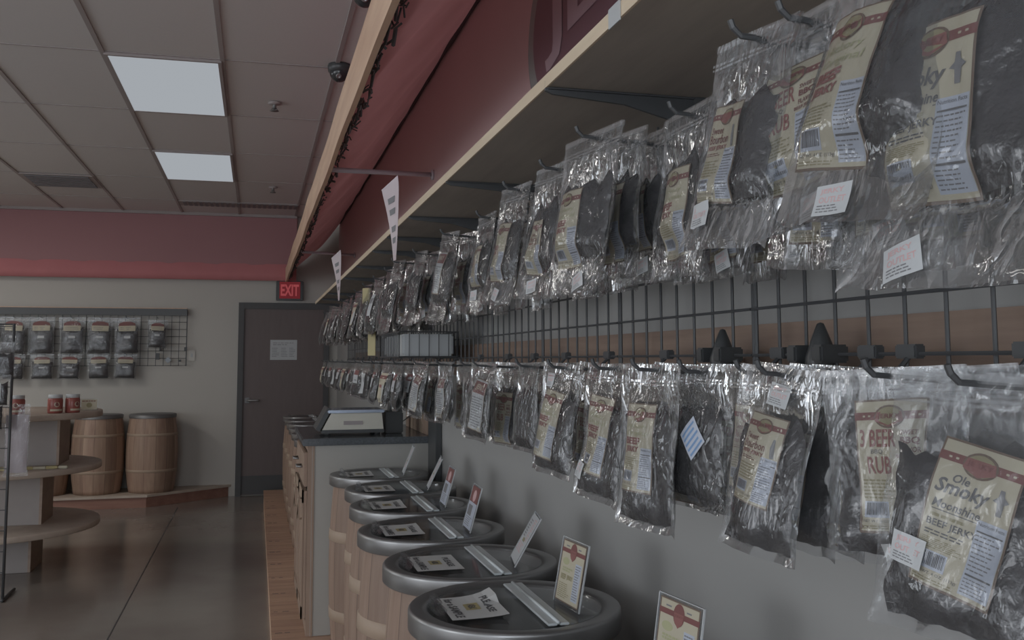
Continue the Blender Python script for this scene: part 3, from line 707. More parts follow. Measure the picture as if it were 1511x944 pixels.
def sticker_mesh(bg, u0, v0, rot, mb=None, kind=0):
    b = mb or MB(); f = Flat(); w, h = (0.036, 0.027)
    if kind == 1: w, h = 0.042, 0.046
    f.rect(-w / 2, w / 2, -h / 2, h / 2, M['white'] if kind == 0 else M['white_blue'], 0, 4, 3)
    if kind == 0:
        f.text('JERKY', -w * 0.38, w * 0.3, h * 0.16, h * 0.38, M['pink'], 1, 0, 0.02); f.text('OUTLET', -w * 0.38, w * 0.38, -h * 0.1, h * 0.1, M['pink'], 1, 0, 0.02)
        f.lines(-w * 0.4, w * 0.4, -h * 0.42, -h * 0.14, 3, M['inkgrey'], 1, random.Random(2), 0.4)
    else:
        for k in range(5): f.rect(-w * 0.42, w * 0.42 - 0.004 * (k % 2), h * (-0.42 + 0.18 * k), h * (-0.34 + 0.18 * k), M['blue'], 1, 3, 1)
    cr_, sr_ = math.cos(rot), math.sin(rot)
    def fn(x, y, l):
        xr = x * cr_ - y * sr_; yr = x * sr_ + y * cr_
        return bg.at(u0 + xr / (bg.W / 2), v0 - yr / bg.H, -1, 0.0012 + l)
    f.into(b, fn, 0.0002); return b
_bagcache = {}
def bag_parts(seed, W, Hh, kind, thick, wr, curl, twist, sticker, lv=0.36, lrot=0.0, ldu=0.0, f1=0.97):
    key = (f1, seed, W, Hh, kind, thick, wr, curl, twist, sticker, lv, lrot, ldu)
    if key in _bagcache: return _bagcache[key]
    bg = Bag(seed, W, Hh, thick, wr, curl, twist, 0.30, f1)
    r = [('plastic_film', film_mesh(bg).mesh('plastic_film')), ('jerky_strips', jerky_mesh(bg).mesh('jerky_strips')), ('zip_seal', seam_mesh(bg).mesh('zip_seal'))]
    if kind: r.append(('product_label', label_mesh(bg, kind, lv, seed=seed, rot=lrot, du=ldu).mesh('product_label')))
    if sticker: r.append(('price_sticker', sticker_mesh(bg, *sticker).mesh('price_sticker')))
    _bagcache[key] = r; return r
def hang(o, X, Y, Z, yaw=0, roll=0, pitch=0):
    o.matrix_world = Matrix.Translation((X, Y, Z)) @ Matrix.Rotation(math.radians(-90 + yaw), 4, 'Z') @ Matrix.Rotation(math.radians(roll), 4, 'Y') @ Matrix.Rotation(math.radians(-pitch), 4, 'X')
def place_bag(parts, label, group, X, Y, Z, yaw, roll, pitch, name='jerky_bag'):
    o = bpy.data.objects.new(name, None); o.empty_display_size = 0.02; col.objects.link(o)
    hang(o, X, Y, Z, yaw, roll, pitch); tag(o, label, 'bag', group)
    for n_, me in parts: link(n_, me, o)
    return o
def hook_mesh(L, rise=0.012, drop=0.03):
    b = MB(); b.tube([(-0.004, 0, 0.0), (-0.018, 0, -drop * 0.3), (-0.035, 0, -drop), (-L * 0.6, 0, -drop + rise * 0.5), (-L, 0, -drop + rise), (-L - 0.012, 0, -drop + rise + 0.014)], 0.0028, M['black'], 6)
    b.tube([(-0.004, -0.018, 0.003), (-0.004, 0.018, 0.003)], 0.0035, M['black'], 6)
    return b
ORD = 'front second third fourth fifth sixth seventh'.split()
HOOKS = []
def make_hook(X0, Y, ztip, zroot, row, lab):
    if row == 'upper': HOOKS.append((X0, Y, ztip))
    t = thing('peg_hook', lab, 'hook', (0.797, Y, zroot), 0, row + ' wire hooks')
    L = 0.797 - X0
    b = MB(); dz = ztip - zroot
    b.tube([(0, 0, 0), (-0.015, 0, dz * 0.5 - 0.004), (-0.04, 0, dz - 0.012), (-L * 0.7, 0, dz - 0.004), (-L + 0.012, 0, dz), (-L + 0.003, 0, dz + 0.008), (-L, 0, dz + 0.016)], 0.0034, M['black'], 6); b.build('prong', t)
    b = MB(); b.box(-0.010, 0.006, -0.02, 0.02, -0.006, 0.012, M['black'], None, 0.002); b.build('back_clip', t)
LOWER = 'lower row of jerky bags'; UPPER = 'upper row of jerky bags'
# (Y, frontX, n, kind, W, H, ztip, yaw, roll, pitch, thick, sticker, label v, label rot, label du, what)
STK = (0.0, 0.18, 0.1, None, 0)
def stk(u, v, rot=0.1, kind=0): return (u, v, rot, None, kind)
lower_hero = [
 (0.725, 0.625, 3, 'smoky', 0.165, 0.235, 1.478, 18, 3, 10, 0.013, stk(-0.5, 0.70, -0.15), 0.27, -0.16, 0.010, 'on the hook led by the Ole Smoky bag'),
 (0.840, 0.620, 3, 'beer', 0.160, 0.195, 1.483, 24, -3, 1, 0.012, stk(0.05, 0.95, 0.1), 0.16, 0.03, 0.0, 'on the hook led by 3 BEER RUB'),
 (1.035, 0.610, 5, 'bourbon', 0.145, 0.225, 1.482, 10, 4, 9, 0.011, stk(0.12, 0.15, -0.12), 0.26, -0.08, -0.006, 'on the hook led by the larger Sweet Bourbon bag'),
 (1.115, 0.625, 3, 'bourbon', 0.150, 0.225, 1.482, 4, 1, 2, 0.010, stk(-0.1, 0.13, 0.0), 0.22, 0.0, -0.015, 'on the hook led by the slim Sweet Bourbon bag'),
 (1.265, 0.615, 3, None, 0.165, 0.195, 1.482, 6, 0, 2, 0.011, stk(0.2, 0.52, 0.75, 1), 0.3, 0, 0, 'on the hook with the blue and white patch'),
 (1.345, 0.575, 3, 'green', 0.170, 0.245, 1.484, 8, 0, 3, 0.012, None, 0.24, 0.0, -0.012, 'on the first hook of cream label bags'),
 (1.535, 0.580, 3, 'green', 0.170, 0.230, 1.484, 6, 2, 5, 0.012, stk(-0.5, 0.80, -0.1), 0.24, -0.06, -0.01, 'on the second hook of cream label bags'),
 (1.775, 0.575, 3, 'green', 0.175, 0.215, 1.484, 8, 3, 7, 0.012, stk(-0.45, 0.16, 0.0), 0.25, -0.08, -0.015, 'on the third hook of cream label bags'),
 (2.10, 0.600, 4, None, 0.16, 0.200, 1.484, 2, 0, 3, 0.012, None, 0.3, 0, 0, 'on the hook of dark unlabelled bags'),
 (2.42, 0.570, 3, 'plain', 0.17, 0.200, 1.484, 10, 2, 7, 0.012, None, 0.22, -0.08, 0.015, 'on the hook with white labels over the barrels'),
 (2.72, 0.60, 3, None, 0.16, 0.20, 1.484, 2, 0, 2, 0.011, None, 0.3, 0, 0, 'on the dark hook past the white labels'),
 (3.02, 0.585, 3, 'plain', 0.16, 0.195, 1.484, 6, 0, 4, 0.011, None, 0.24, 0, 0, 'on the slim hook above the third barrel sign'),
 (3.42, 0.575, 4, 'plain', 0.17, 0.20, 1.484, 8, 3, 8, 0.012, None, 0.22, -0.1, 0.01, 'on the hook above the scale cable'),
]
upper_hero = [
 (0.550, 0.50, 2, 'smoky', 0.19, 0.30, 1.835, 6, 2, 10, 0.018, stk(-0.3, 0.93, 0.3), 0.36, 0.0, -0.012, 'at the picture corner'),
 (0.622, 0.505, 3, 'green', 0.17, 0.27, 1.855, 6, 4, 17, 0.018, stk(-0.2, 0.93, 0.1), 0.34, -0.06, -0.030, 'with the bright tilted label'),
 (0.815, 0.52, 3, 'beer', 0.165, 0.225, 1.835, 12, -4, 10, 0.014, stk(0.35, 0.93, 0.1), 0.24, 0.05, 0.0, 'with the glaring BBQ label'),
 (0.875, 0.50, 3, 'bourbon', 0.155, 0.235, 1.835, 4, 4, 10, 0.014, stk(-0.5, 0.84, 0.1), 0.33, -0.06, -0.02, 'with the slim glossy bag alone'),
 (1.25, 0.60, 3, 'green', 0.17, 0.25, 1.855, 0, 0, 6, 0.013, None, 0.36, 0.0, 0.0, 'in the gap beside the widest shiny bag'),
 (1.49, 0.54, 5, 'green', 0.20, 0.275, 1.872, 10, 0, 8, 0.016, stk(0.1, 0.93, 0.3), 0.36, 0.0, -0.03, 'with the widest shiny bag below the first bracket'),
 (1.77, 0.56, 3, 'bourbon', 0.18, 0.27, 1.874, 6, 2, 9, 0.015, stk(-0.2, 0.90, 0.2), 0.42, -0.06, -0.012, 'just beyond the widest shiny bag'),
 (2.02, 0.55, 4, 'green', 0.18, 0.27, 1.876, 6, 2, 10, 0.015, stk(0.1, 0.92, -0.2), 0.32, -0.05, -0.01, 'with the tall cream label'),
 (2.42, 0.58, 4, 'bourbon', 0.17, 0.25, 1.872, 2, 1, 7, 0.014, stk(-0.3, 0.86, 0.1), 0.34, 0.0, -0.01, 'by the second bracket'),
 (2.82, 0.56, 4, 'plain', 0.18, 0.275, 1.876, 6, 3, 9, 0.015, None, 0.22, -0.06, -0.02, 'with the white label by a bracket'),
 (3.35, 0.56, 5, None, 0.18, 0.27, 1.876, 4, 3, 10, 0.016, None, 0.3, 0, 0, 'just before the paper strip'),
 (3.68, 0.53, 5, None, 0.19, 0.285, 1.876, 6, 4, 12, 0.016, None, 0.3, 0, 0, 'just past the paper strip'),
]
def do_row(rows, group, zroot, row):
    for hi, (Y, X0, n, kind, W, Hh, z, yw, rl, pt, th, st, lv, lrot, ldu, what) in enumerate(rows):
        make_hook(X0 - 0.03, Y, z, zroot, row, 'black wire hook, %s row, %s' % (row, what.replace('on the hook', 'the one')))
        stc = (st[0], st[1], st[2], None, st[4]) if st else None
        rr = random.Random(hi * 7 + (100 if row == 'upper' else 0))
        gap = (0.765 - X0) / max(1, n)
        for k in range(n):
            sd = hi * 10 + k + (500 if row == 'upper' else 0)
            if k == 0: pr = bag_parts(sd, W, Hh, kind, th, 0.006, -0.004, 0.0, stc, lv, lrot, ldu, 0.97 if row == 'lower' else 0.80)
            else:
                sd = (hi * 3 + k) % 6 + (50 if row == 'upper' else 60)
                HH = 0.25 if row == 'upper' else 0.215
                kk = (kind or 'green') if kind != 'smoky' else 'smoky'
                kk = ('green', 'bourbon', 'plain', 'green', 'beer', 'bourbon')[sd % 6]
                pr = bag_parts(sd, 0.165, HH, kk, 0.012, 0.006, 0.0, 0.0, stk(0.1, 0.90, 0.2) if row == 'upper' and sd % 2 else None, f1=0.97 if row == 'lower' else 0.80)
            f = 1 - k / n
            place_bag(pr, 'jerky bag %s of the %s row, %s' % (ORD[k], row, what.replace('on the hook', 'hook').replace('on the ', '')), group,
                      X0 + gap * k + (0.004 * k), Y + rr.uniform(-0.012, 0.012) * (k > 0), z - 0.004, yw * (0.4 + 0.6 * f) + (rr.uniform(-4, 6) if k else 0), rl * f + (rr.uniform(-2, 2) if k else 0), pt * f)
do_row(lower_hero, LOWER, 1.505, 'lower')
do_row(upper_hero, UPPER, 1.885, 'upper')

# farther bags, too small in the photo to show parts: one mesh each
def small_bag(seed, W, Hh, kind):
    bg = Bag(seed, W, Hh, 0.015, 0.007, -0.004, 0.0)
    b = MB(); film_mesh(bg, 10, 14, b); jerky_mesh(bg, b, 8, 10); seam_mesh(bg, b)
    f = Flat(); w, h = 0.09, 0.13
    v0 = 0.26
    if kind == 0: f.rect(-w / 2, w / 2, 0, h, M['cream'], 0, 4, 6); f.rect(-w / 2, w / 2, h * 0.80, h * 0.92, M['maroon'], 1, 4, 1); f.rect(w * 0.12, w * 0.48, h * 0.05, h * 0.6, M['white'], 1, 2, 3); f.rect(-w * 0.4, w * 0.05, h * 0.5, h * 0.6, M['red'], 1, 2, 1)
    elif kind == 1: f.rect(-w / 2, w / 2, h * 0.45, h, M['white'], 0, 4, 4); f.rect(-w / 2, w / 2, h * 0.8, h * 1.0, M['maroon'], 1, 4, 1); f.rect(-w * 0.3, w * 0.3, h * 0.55, h * 0.6, M['inkgrey'], 1)
    elif kind == 2: f.rect(-w * 0.3, w * 0.3, h * 0.1, h * 0.9, M['white'], 0, 3, 5); f.rect(-w * .25, w * .25, h * .55, h * .75, M['inkgrey'], 1)
    if f.p: f.into(b, lambda x, y, l: bg.at(x / (W / 2), v0 + (h - y) / Hh, -1, 0.001 + l), 0.0004)
    return b.mesh('jerky_bag')
SB = [small_bag(900 + i, 0.175, 0.27, (3, 2, 3, 0)[i % 4]) for i in range(5)]
SL = [small_bag(920 + i, 0.165, 0.20, (1, 0, 1, 2)[i % 4]) for i in range(5)]
def far_row(y0, y1, step, meshes, z, zroot, row, group, X0, n, skip=()):
    rr = random.Random(int(y0 * 10) + n); y = y0; i = 0
    num = 'first second third fourth fifth sixth seventh eighth ninth tenth eleventh twelfth thirteenth fourteenth'.split()
    while y < y1:
        where = '%s hook past the wire basket' % num[i]
        make_hook(X0 - 0.03, y, z, zroot, row, 'black wire hook of the %s row, %s' % (row, where))
        for k in range(n):
            o = link('jerky_bag', meshes[(i + 2 * k) % len(meshes)])
            f = 1 - k / n
            hang(o, X0 + (0.77 - X0) * k / n, y + rr.uniform(-.012, .012), z - 0.004, rr.uniform(0, 12), rr.uniform(-2, 5) * f, (10 if row == 'upper' else 6) * f)
            tag(o, '%s jerky bag on the %s row, %s' % (ORD[k], row, where), 'bag', group)
        y += step * rr.uniform(0.9, 1.1); i += 1
far_row(4.05, 8.3, 0.42, SB, 1.875, 1.885, 'upper', 'far upper jerky bags', 0.55, 4)
far_row(3.85, 8.3, 0.40, SL, 1.484, 1.505, 'lower', 'far lower jerky bags', 0.56, 4)

# wire basket on the grid
t = thing('wire_basket', 'black wire basket lined with pale packets hung on the grid above the scale', 'basket', (0.67, 4.1, 1.51))
b = MB(); bx, by, bz = 0.12, 0.30, 0.10
for (x0, y0, x1, y1) in ((-bx, -by, bx, -by), (-bx, by, bx, by), (-bx, -by, -bx, by), (bx, -by, bx, by)):
    for z in (0, bz): b.tube([(x0, y0, z), (x1, y1, z)], 0.003, M['black'], 6)
    n = max(2, int(math.hypot(x1 - x0, y1 - y0) / 0.035))
    for k in range(n + 1): q = k / n; b.tube([(x0 + (x1 - x0) * q, y0 + (y1 - y0) * q, 0), (x0 + (x1 - x0) * q, y0 + (y1 - y0) * q, bz)], 0.0018, M['black'], 5)
for k in range(13): y = -by + 2 * by * k / 12; b.tube([(-bx, y, 0), (bx, y, 0)], 0.0018, M['black'], 5)
b.build('wire_frame', t)
for k in range(5):
    b = MB(); b.box(-0.105, 0.105, -0.05, 0.05, 0.0, 0.088, M['white'], None, 0.008)
    o = b.build('white_packet'); o.location = (0.67, 3.87 + 0.112 * k, 1.5135); o.rotation_euler = (0, 0, 0.06 * math.sin(k * 2))
    tag(o, '%s pale packet standing in the wire basket' % ('first second third fourth fifth'.split()[k]), 'packet', 'pale packets in the wire basket')
# yellow hang tags among the far upper bags
for i, (y, z, lab) in enumerate(((4.95, 1.80, 'yellow hang tag among the upper bags by the shelf end'), (4.75, 1.585, 'upright yellow tag card beside the wire basket'))):
    hx_, hy_, hz_ = min(HOOKS, key=lambda q: abs(q[1] - y)); hx_ += 0.02 + 0.03 * i; y = hy_
    b = MB(); b.box(-0.002, 0.002, -0.022, 0.022, -0.065 if i else -0.02, 0.065, M['yellow']); b.tube([(0, 0, 0.06), (0.004, 0, 0.07), (0, 0, hz_ - 0.004 - z)], 0.0012, M['black'])
    o = b.build('hang_tag'); o.location = (hx_, y, z); o.rotation_euler = (0, 0, 0.9); tag(o, lab, 'tag')

# ------------------------------------------------------------------ platform and barrels (right)
PH = 0.13
b = MB(); y = 0.4; rr = random.Random(4)
while y < YW - 0.62:
    w = 0.14; b.box(0.10, XW - 0.003, y, min(y + w - 0.003, YW - 0.6), PH - 0.02, PH + rr.uniform(-0.001, 0.001), M['deck']); y += w
pt = b.build('wooden_platform'); tag(pt, 'low plank platform running along the wall under the steel-topped barrels', 'platform')
b = MB(); b.box(0.104, 0.124, 0.4, YW - 0.6, 0, PH - 0.02, M['beam']); b.box(0.13, XW - 0.003, YW - 0.64, YW - 0.62, 0, PH - 0.02, M['deckside']); b.build('fascia', pt)['label'] = 'pale side board'
b = MB(); rr = random.Random(6); y = 0.45
while y < 10:
    for x in (0.118, 0.165): b.box(x, x + rr.uniform(0.02, 0.038), y, y + 0.007, PH, PH + 0.0014, M['frame'])
    y += 0.42
b.build('nail_marks', pt)['kind'] = 'stuff'

def barrel_meshes(rt, rm, hh, mat, hoops):
    def R(z): q = (z / hh - 0.5) * 2; return rm - (rm - rt) * q * q
    b = MB(); prof = [(R(hh * i / 18), hh * i / 18) for i in range(19)]
    b.lathe(prof, mat, 48, capb=True); body = b.mesh('barrel_body')
    hs = []
    for (z, w) in hoops:
        b = MB(); t = 0.0035; b.lathe([(R(z), z), (R(z) + t, z + 0.003), (R(z + w) + t, z + w - 0.003), (R(z + w), z + w)], M['hoop'], 48); hs.append(b.mesh('hoop'))
    return body, hs
RB, HB = 0.238, 0.80
body, hoops = barrel_meshes(0.216, 0.2355, HB - 0.02, M['pine'], ((0.16, 0.05), (0.52, 0.05)))
# steel rim / lid ring
b = MB(); prof = []
for a in range(0, 13): t = a / 12 * PI; prof.append((RB - 0.020 + 0.020 * math.cos(t - PI / 2 + PI / 2) if False else RB - 0.022 + 0.022 * math.cos(t), 0.012 * math.sin(t)))
prof = [(RB - 0.006, -0.045), (RB, -0.040), (RB, -0.004)] + [(RB - 0.006 + 0.006 * math.cos(k * PI / 8), -0.004 + 0.008 * math.sin(k * PI / 8)) for k in range(1, 5)] + [(RB - 0.03, 0.003), (RB - 0.042, -0.001), (RB - 0.046, -0.008), (RB - 0.050, -0.03)]
b.lathe(prof, M['steel'], 64); rim_me = b.mesh('steel_rim')
b = MB(); b.lathe([(RB - 0.05, -0.03), (RB - 0.052, -0.06), (RB - 0.06, -0.13), (0.0, -0.13)], M['steeldark'], 48); liner_me = b.mesh('liner')
b = MB(); ri = RB - 0.043; hx = 0.045
def chord(x0, x1, z0, z1, mat, b, n=24):
    pts = []
    a0 = math.acos(max(-1, min(1, x1 / ri))) if x1 < ri else 0
    a1 = math.acos(max(-1, min(1, x0 / ri))) if x0 > -ri else PI
    up = [(ri * math.cos(a0 + (a1 - a0) * k / n), ri * math.sin(a0 + (a1 - a0) * k / n)) for k in range(n + 1)]
    pts = up + [(x, -y) for x, y in up[::-1]]
    out = []
    for q in pts:
        if not out or (abs(q[0] - out[-1][0]) + abs(q[1] - out[-1][1])) > 1e-5: out.append(q)
    if (abs(out[0][0] - out[-1][0]) + abs(out[0][1] - out[-1][1])) < 1e-5: out.pop()
    b.prism(out, z0, z1, mat)
chord(-ri, hx - 0.002, -0.003, 0.001, M['acrylic'], b); chord(hx + 0.002, ri, -0.003, 0.001, M['acrylic'], b); lid_me = b.mesh('acrylic_lid')
b = MB(); hl = math.sqrt(ri * ri - hx * hx) - 0.004
for dx in (-0.013, 0.013): b.box(hx + dx - 0.0105, hx + dx + 0.0105, -hl, hl, 0.001, 0.006, M['hinge'], None, 0.0015)
b.tube([(hx, -hl, 0.007), (hx, hl, 0.007)], 0.0038, M['hinge'], 8); hinge_me = b.mesh('hinge')
b = MB()
b.box(-0.192, -0.165, -0.045, 0.05, 0.0015, 0.018, M['acrylic'], Matrix.Rotation(0.05, 4, 'Z'), 0.005); b.box(-0.188, -0.170, -0.035, 0.04, 0.018, 0.03, M['acrylic'], None, 0.004)
handle_me = b.mesh('lid_handle')
fl = Flat(); pw, ph_ = 0.19, 0.125    # x along -Y (reader's right), y up = +X
fl.rect(-pw / 2, pw / 2, -ph_ / 2, ph_ / 2, M['note'], 0, 6, 6)
fl.text('PLEASE', -pw * 0.30, pw * 0.30, ph_ * 0.22, ph_ * 0.36, M['ink'], 2, 0, 0.03)
fl.rect(-pw * 0.13, pw * 0.13, -ph_ * 0.13, ph_ * 0.13, M['yellow'], 1); fl.text('ASK', -pw * 0.10, pw * 0.10, -ph_ * 0.07, ph_ * 0.07, M['ink'], 2, 0, 0.05)
fl.text('for a SAMPLE', -pw * 0.42, pw * 0.42, -ph_ * 0.40, -ph_ * 0.24, M['ink'], 2, 0, 0.03)
def paper_mesh(curl):
    b = MB()
    def fn(x, y, l): return (-0.098 + y, -x, 0.0022 + l + curl * max(0, y / ph_ + 0.5) ** 4 * 0.02 * (1 if x < 0 else 0.3) + 0.0006)
    fl.into(b, fn, 0.0003); return b.mesh('sample_note')
papers = [paper_mesh(c) for c in (0.9, 0.2, 0.3, 0.0)]
# sign holder
def holder_mesh():
    b = MB(); w, h = 0.15, 0.16
    b.box(-w / 2, w / 2, -0.0015, 0.0015, 0, h, M['acrylic']); b.box(-w / 2, w / 2, 0, 0.06, -0.0, 0.003, M['acrylic'])
    for x in (-w / 2, w / 2): b.box(x - 0.0012, x + 0.0012, -0.002, 0.002, 0, h, M['acrylic_edge'])
    b.box(-w / 2, w / 2, -0.002, 0.002, h - 0.0015, h, M['acrylic_edge']); return b.mesh('sign_holder')
hold_me = holder_mesh()
def card_mesh(kind):
    w, h = 0.135, 0.148; f = Flat(); r = random.Random(3)
    X = lambda q: -w / 2 + w * q; Y = lambda q: 0.006 + h * q
    if kind == 0:
        f.rect(X(0), X(1), Y(0), Y(1), M['brown'], 0); f.rect(X(.03), X(.97), Y(.02), Y(.98), M['cream'], 1)
        f.rect(X(0), X(1), Y(.80), Y(.87), M['maroon'], 2); f.disc(X(.5), Y(.84), w * .14, h * .14, M['maroon'], 3); f.poly([(X(.38), Y(.86)), (X(.40), Y(.75)), (X(.5), Y(.68)), (X(.60), Y(.75)), (X(.62), Y(.86))], M['red'], 4)
        f.text('JERKY', X(.39), X(.61), Y(.80), Y(.84), M['maroon'], 5)
        f.rect(X(.16), X(.30), Y(.90), Y(.92), M['inkgrey'], 2); f.rect(X(.68), X(.80), Y(.90), Y(.92), M['inkgrey'], 2)
        f.disc(X(.24), Y(.66), w * .14, h * .06, M['green'], 2)
        f.lines(X(.14), X(.60), Y(.49), Y(.57), 2, M['green'], 3, r, .7); f.text('BEEF', X(.12), X(.33), Y(.36), Y(.45), M['olive'], 3, 0, .06); f.text('JERKY', X(.37), X(.62), Y(.36), Y(.45), M['olive'], 3, 0, .06)
        f.lines(X(.08), X(.60), Y(.06), Y(.31), 8, M['olive'], 3, r)
        f.rect(X(.66), X(.92), Y(.08), Y(.68), M['white_blue'], 2); f.lines(X(.68), X(.90), Y(.10), Y(.66), 14, M['inkgrey'], 3, r, .4)
    elif kind == 1:
        f.rect(X(0), X(1), Y(0), Y(1), M['white'], 0); f.lines(X(.1), X(.45), Y(.5), Y(.9), 7, M['inkgrey'], 1, r); f.lines(X(.55), X(.9), Y(.45), Y(.95), 9, M['pink'], 1, r); f.rect(X(.3), X(.6), Y(.42), Y(.5), M['olive'], 1); f.lines(X(.1), X(.9), Y(.2), Y(.4), 4, M['pink'], 1, r)
    else:
        f.rect(X(0), X(1), Y(0), Y(1), M['white_blue'], 0); f.rect(X(0), X(1), Y(.62), Y(1), M['maroon'], 1); f.disc(X(.5), Y(.78), w * .2, h * .14, M['pink'], 2); f.rect(X(.1), X(.6), Y(.3), Y(.55), M['inkgrey'], 1); f.lines(X(.1), X(.9), Y(.05), Y(.28), 5, M['inkgrey'], 1, r)
    b = MB(); f.into(b, lambda x, y, l: (x, -0.0018 - l, y), 0.00025); return b.mesh('sign_card')
cards = [card_mesh(k) for k in range(3)]
BZ = PH + HB + 0.02
def barrel(x, y, lab):
    t = thing('steel_topped_barrel', lab, 'barrel', (x, y, PH + 0.003), 0, 'wooden barrels with steel tops along the wall')
    link('barrel_body', body, t)
    for h in hoops: link('hoop', h, t)
    for n_, me in (('steel_rim', rim_me), ('liner', liner_me), ('acrylic_lid', lid_me), ('hinge', hinge_me), ('lid_handle', handle_me)):
        o = link(n_, me, t); o.location = (0, 0, HB + 0.017)
        if n_ == 'hinge': o['label'] = 'white plastic hinge strip'
    return t
near = [(0.575, 1.55, 'closest pine barrel, only its sign showing at the bottom of the picture'), (0.57, 2.12, 'pine barrel whose large steel rim is cut by the bottom of the picture'), (0.575, 2.60, 'second pine barrel from the bottom of the picture, its card plain white'),
        (0.56, 3.12, 'third pine barrel from the bottom of the picture'), (0.585, 3.66, 'fourth pine barrel from the bottom of the picture'), (0.61, 4.14, 'fifth barrel, second from the grey counter side'), (0.585, 4.68, 'pine barrel standing right against the grey counter side')]
ordn = ['at the very bottom edge', 'on the largest visible barrel top', 'on the second barrel top', 'on the third barrel top', 'on the fourth barrel top', 'on the fifth barrel top', 'on the barrel top beside the counter']
for i, (x, y, lab) in enumerate(near):
    barrel(x, y, lab)
    o = link('sample_note', papers[0 if i == 1 else 1 + i % 3]); o.location = (x, y, BZ); tag(o, 'white note with a yellow square %s' % ordn[i], 'note', 'sample notes on the barrel lids')
    t = thing('card_stand', ('clear stand with cream label card %s' if i in (0, 1) else 'clear stand with plain white card %s' if i == 2 else 'clear stand with maroon and white card %s') % ordn[i], 'sign', (x + 0.105, y - (0.05 if i else 0.03), BZ + 0.0025), math.radians(-90 + (8, 6, -10, -2, -2, -8, -6)[i]), 'card stands on the barrel lids')
    t.rotation_euler = (math.radians((-9, -11, -30, -16, -16, -26, -22)[i]), 0, t.rotation_euler[2])
    t.rotation_mode = 'XYZ'; t.scale = (0.9, 0.9, 0.9)
    link('sign_holder', hold_me, t); link('sign_card', cards[(0, 0, 1, 2, 2, 1, 1)[i]], t)
for i in range(7):
    y = 6.22 + 0.56 * i
    barrel(0.50, y, '%s steel-topped barrel behind the counter, counted towards the door' % ('first second third fourth fifth sixth seventh'.split()[i]))

# ------------------------------------------------------------------ counter
t = thing('counter_cabinet', 'grey-sided wooden counter cabinet between the two rows of steel-topped barrels', 'counter', (0, 0, 0))
CX0, CX1, CY0, CY1, CZ0, CZ1 = 0.262, 0.885, 4.97, 5.88, PH + 0.002, 1.066
b = MB(); b.box(CX0 + 0.02, CX1, CY0, CY1, CZ0, CZ1, M['cabinet']); b.build('carcass', t)
b = MB(); b.box(CX0, CX0 + 0.02, CY0, CY0 + 0.05, CZ0, CZ1, M['cabwood']); b.box(CX0, CX0 + 0.02, CY1 - 0.05, CY1, CZ0, CZ1, M['cabwood']); b.box(CX0, CX0 + 0.02, CY0 + 0.05, CY1 - 0.05, CZ1 - 0.03, CZ1, M['cabwood']); b.box(CX0, CX0 + 0.02, CY0 + 0.05, CY1 - 0.05, CZ0, CZ0 + 0.06, M['cabwood'])
b.build('face_frame', t)['label'] = 'wooden front frame'
for k, (y0, y1) in enumerate(((CY0 + 0.03, 5.42), (5.43, CY1 - 0.03))):
    b = MB(); b.box(CX0 - 0.018, CX0 + 0.002, y0, y1, 0.86, 1.03, M['cabwood'], None, 0.004); d = b.build('drawer', t)
    b = MB(); b.tube([(CX0 - 0.018, (y0 + y1) / 2 - 0.05, 0.945), (CX0 - 0.045, (y0 + y1) / 2 - 0.04, 0.945), (CX0 - 0.045, (y0 + y1) / 2 + 0.04, 0.945), (CX0 - 0.018, (y0 + y1) / 2 + 0.05, 0.945)], 0.006, M['steel'], 8); b.build('handle', d)
    b = MB(); b.box(CX0 - 0.018, CX0 + 0.002, y0, y1, 0.21, 0.84, M['cabwood'], None, 0.004); b.box(CX0 - 0.024, CX0 - 0.018, y0, y0 + 0.05, 0.21, 0.84, M['cabwood']); b.box(CX0 - 0.024, CX0 - 0.018, y1 - 0.05, y1, 0.21, 0.84, M['cabwood']); b.box(CX0 - 0.024, CX0 - 0.018, y0, y1, 0.78, 0.84, M['hoop']); b.box(CX0 - 0.024, CX0 - 0.018, y0, y1, 0.21, 0.27, M['cabwood']); d = b.build('door', t)
    b = MB(); b.tube([(CX0 - 0.024, y0 + 0.03, 0.70), (CX0 - 0.045, y0 + 0.03, 0.70), (CX0 - 0.045, y0 + 0.03, 0.80), (CX0 - 0.024, y0 + 0.03, 0.80)], 0.006, M['hoop'], 8); b.build('handle', d)
b = MB(); b.box(CX0 + 0.022, CX0 + 0.032, CY0 - 0.004, CY0, CZ0, CZ1, M['cabwood']); b.build('corner_strip', t)
b = MB(); b.box(CX0 - 0.03, 0.898, CY0 - 0.025, CY1 + 0.02, 1.067, 1.102, M['granite'], None, 0.005); tag(b.build('granite_worktop'), 'dark granite worktop lying on the counter cabinet', 'worktop')
b = MB(); b.box(0.868, 0.898, 4.72, 4.94, PH + 0.002, 1.235, M['blackplastic'], None, 0.003); tag(b.build('black_upright_panel'), 'narrow black upright panel against the wall beside the counter', 'panel')

t = thing('plank_panel', 'pale upright wooden planks standing on the granite worktop against the wall', 'planks', (0.885, 5.0, 1.103))
for k in range(5):
    b = MB(); b.box(-0.012, 0.006, 0.02 + 0.15 * k, 0.02 + 0.15 * k + (0.13, 0.10, 0.14, 0.09, 0.12)[k], 0, 0.31, M['hoop'] if k % 2 else M['cabwood'], None, 0.002); b.build('plank', t)
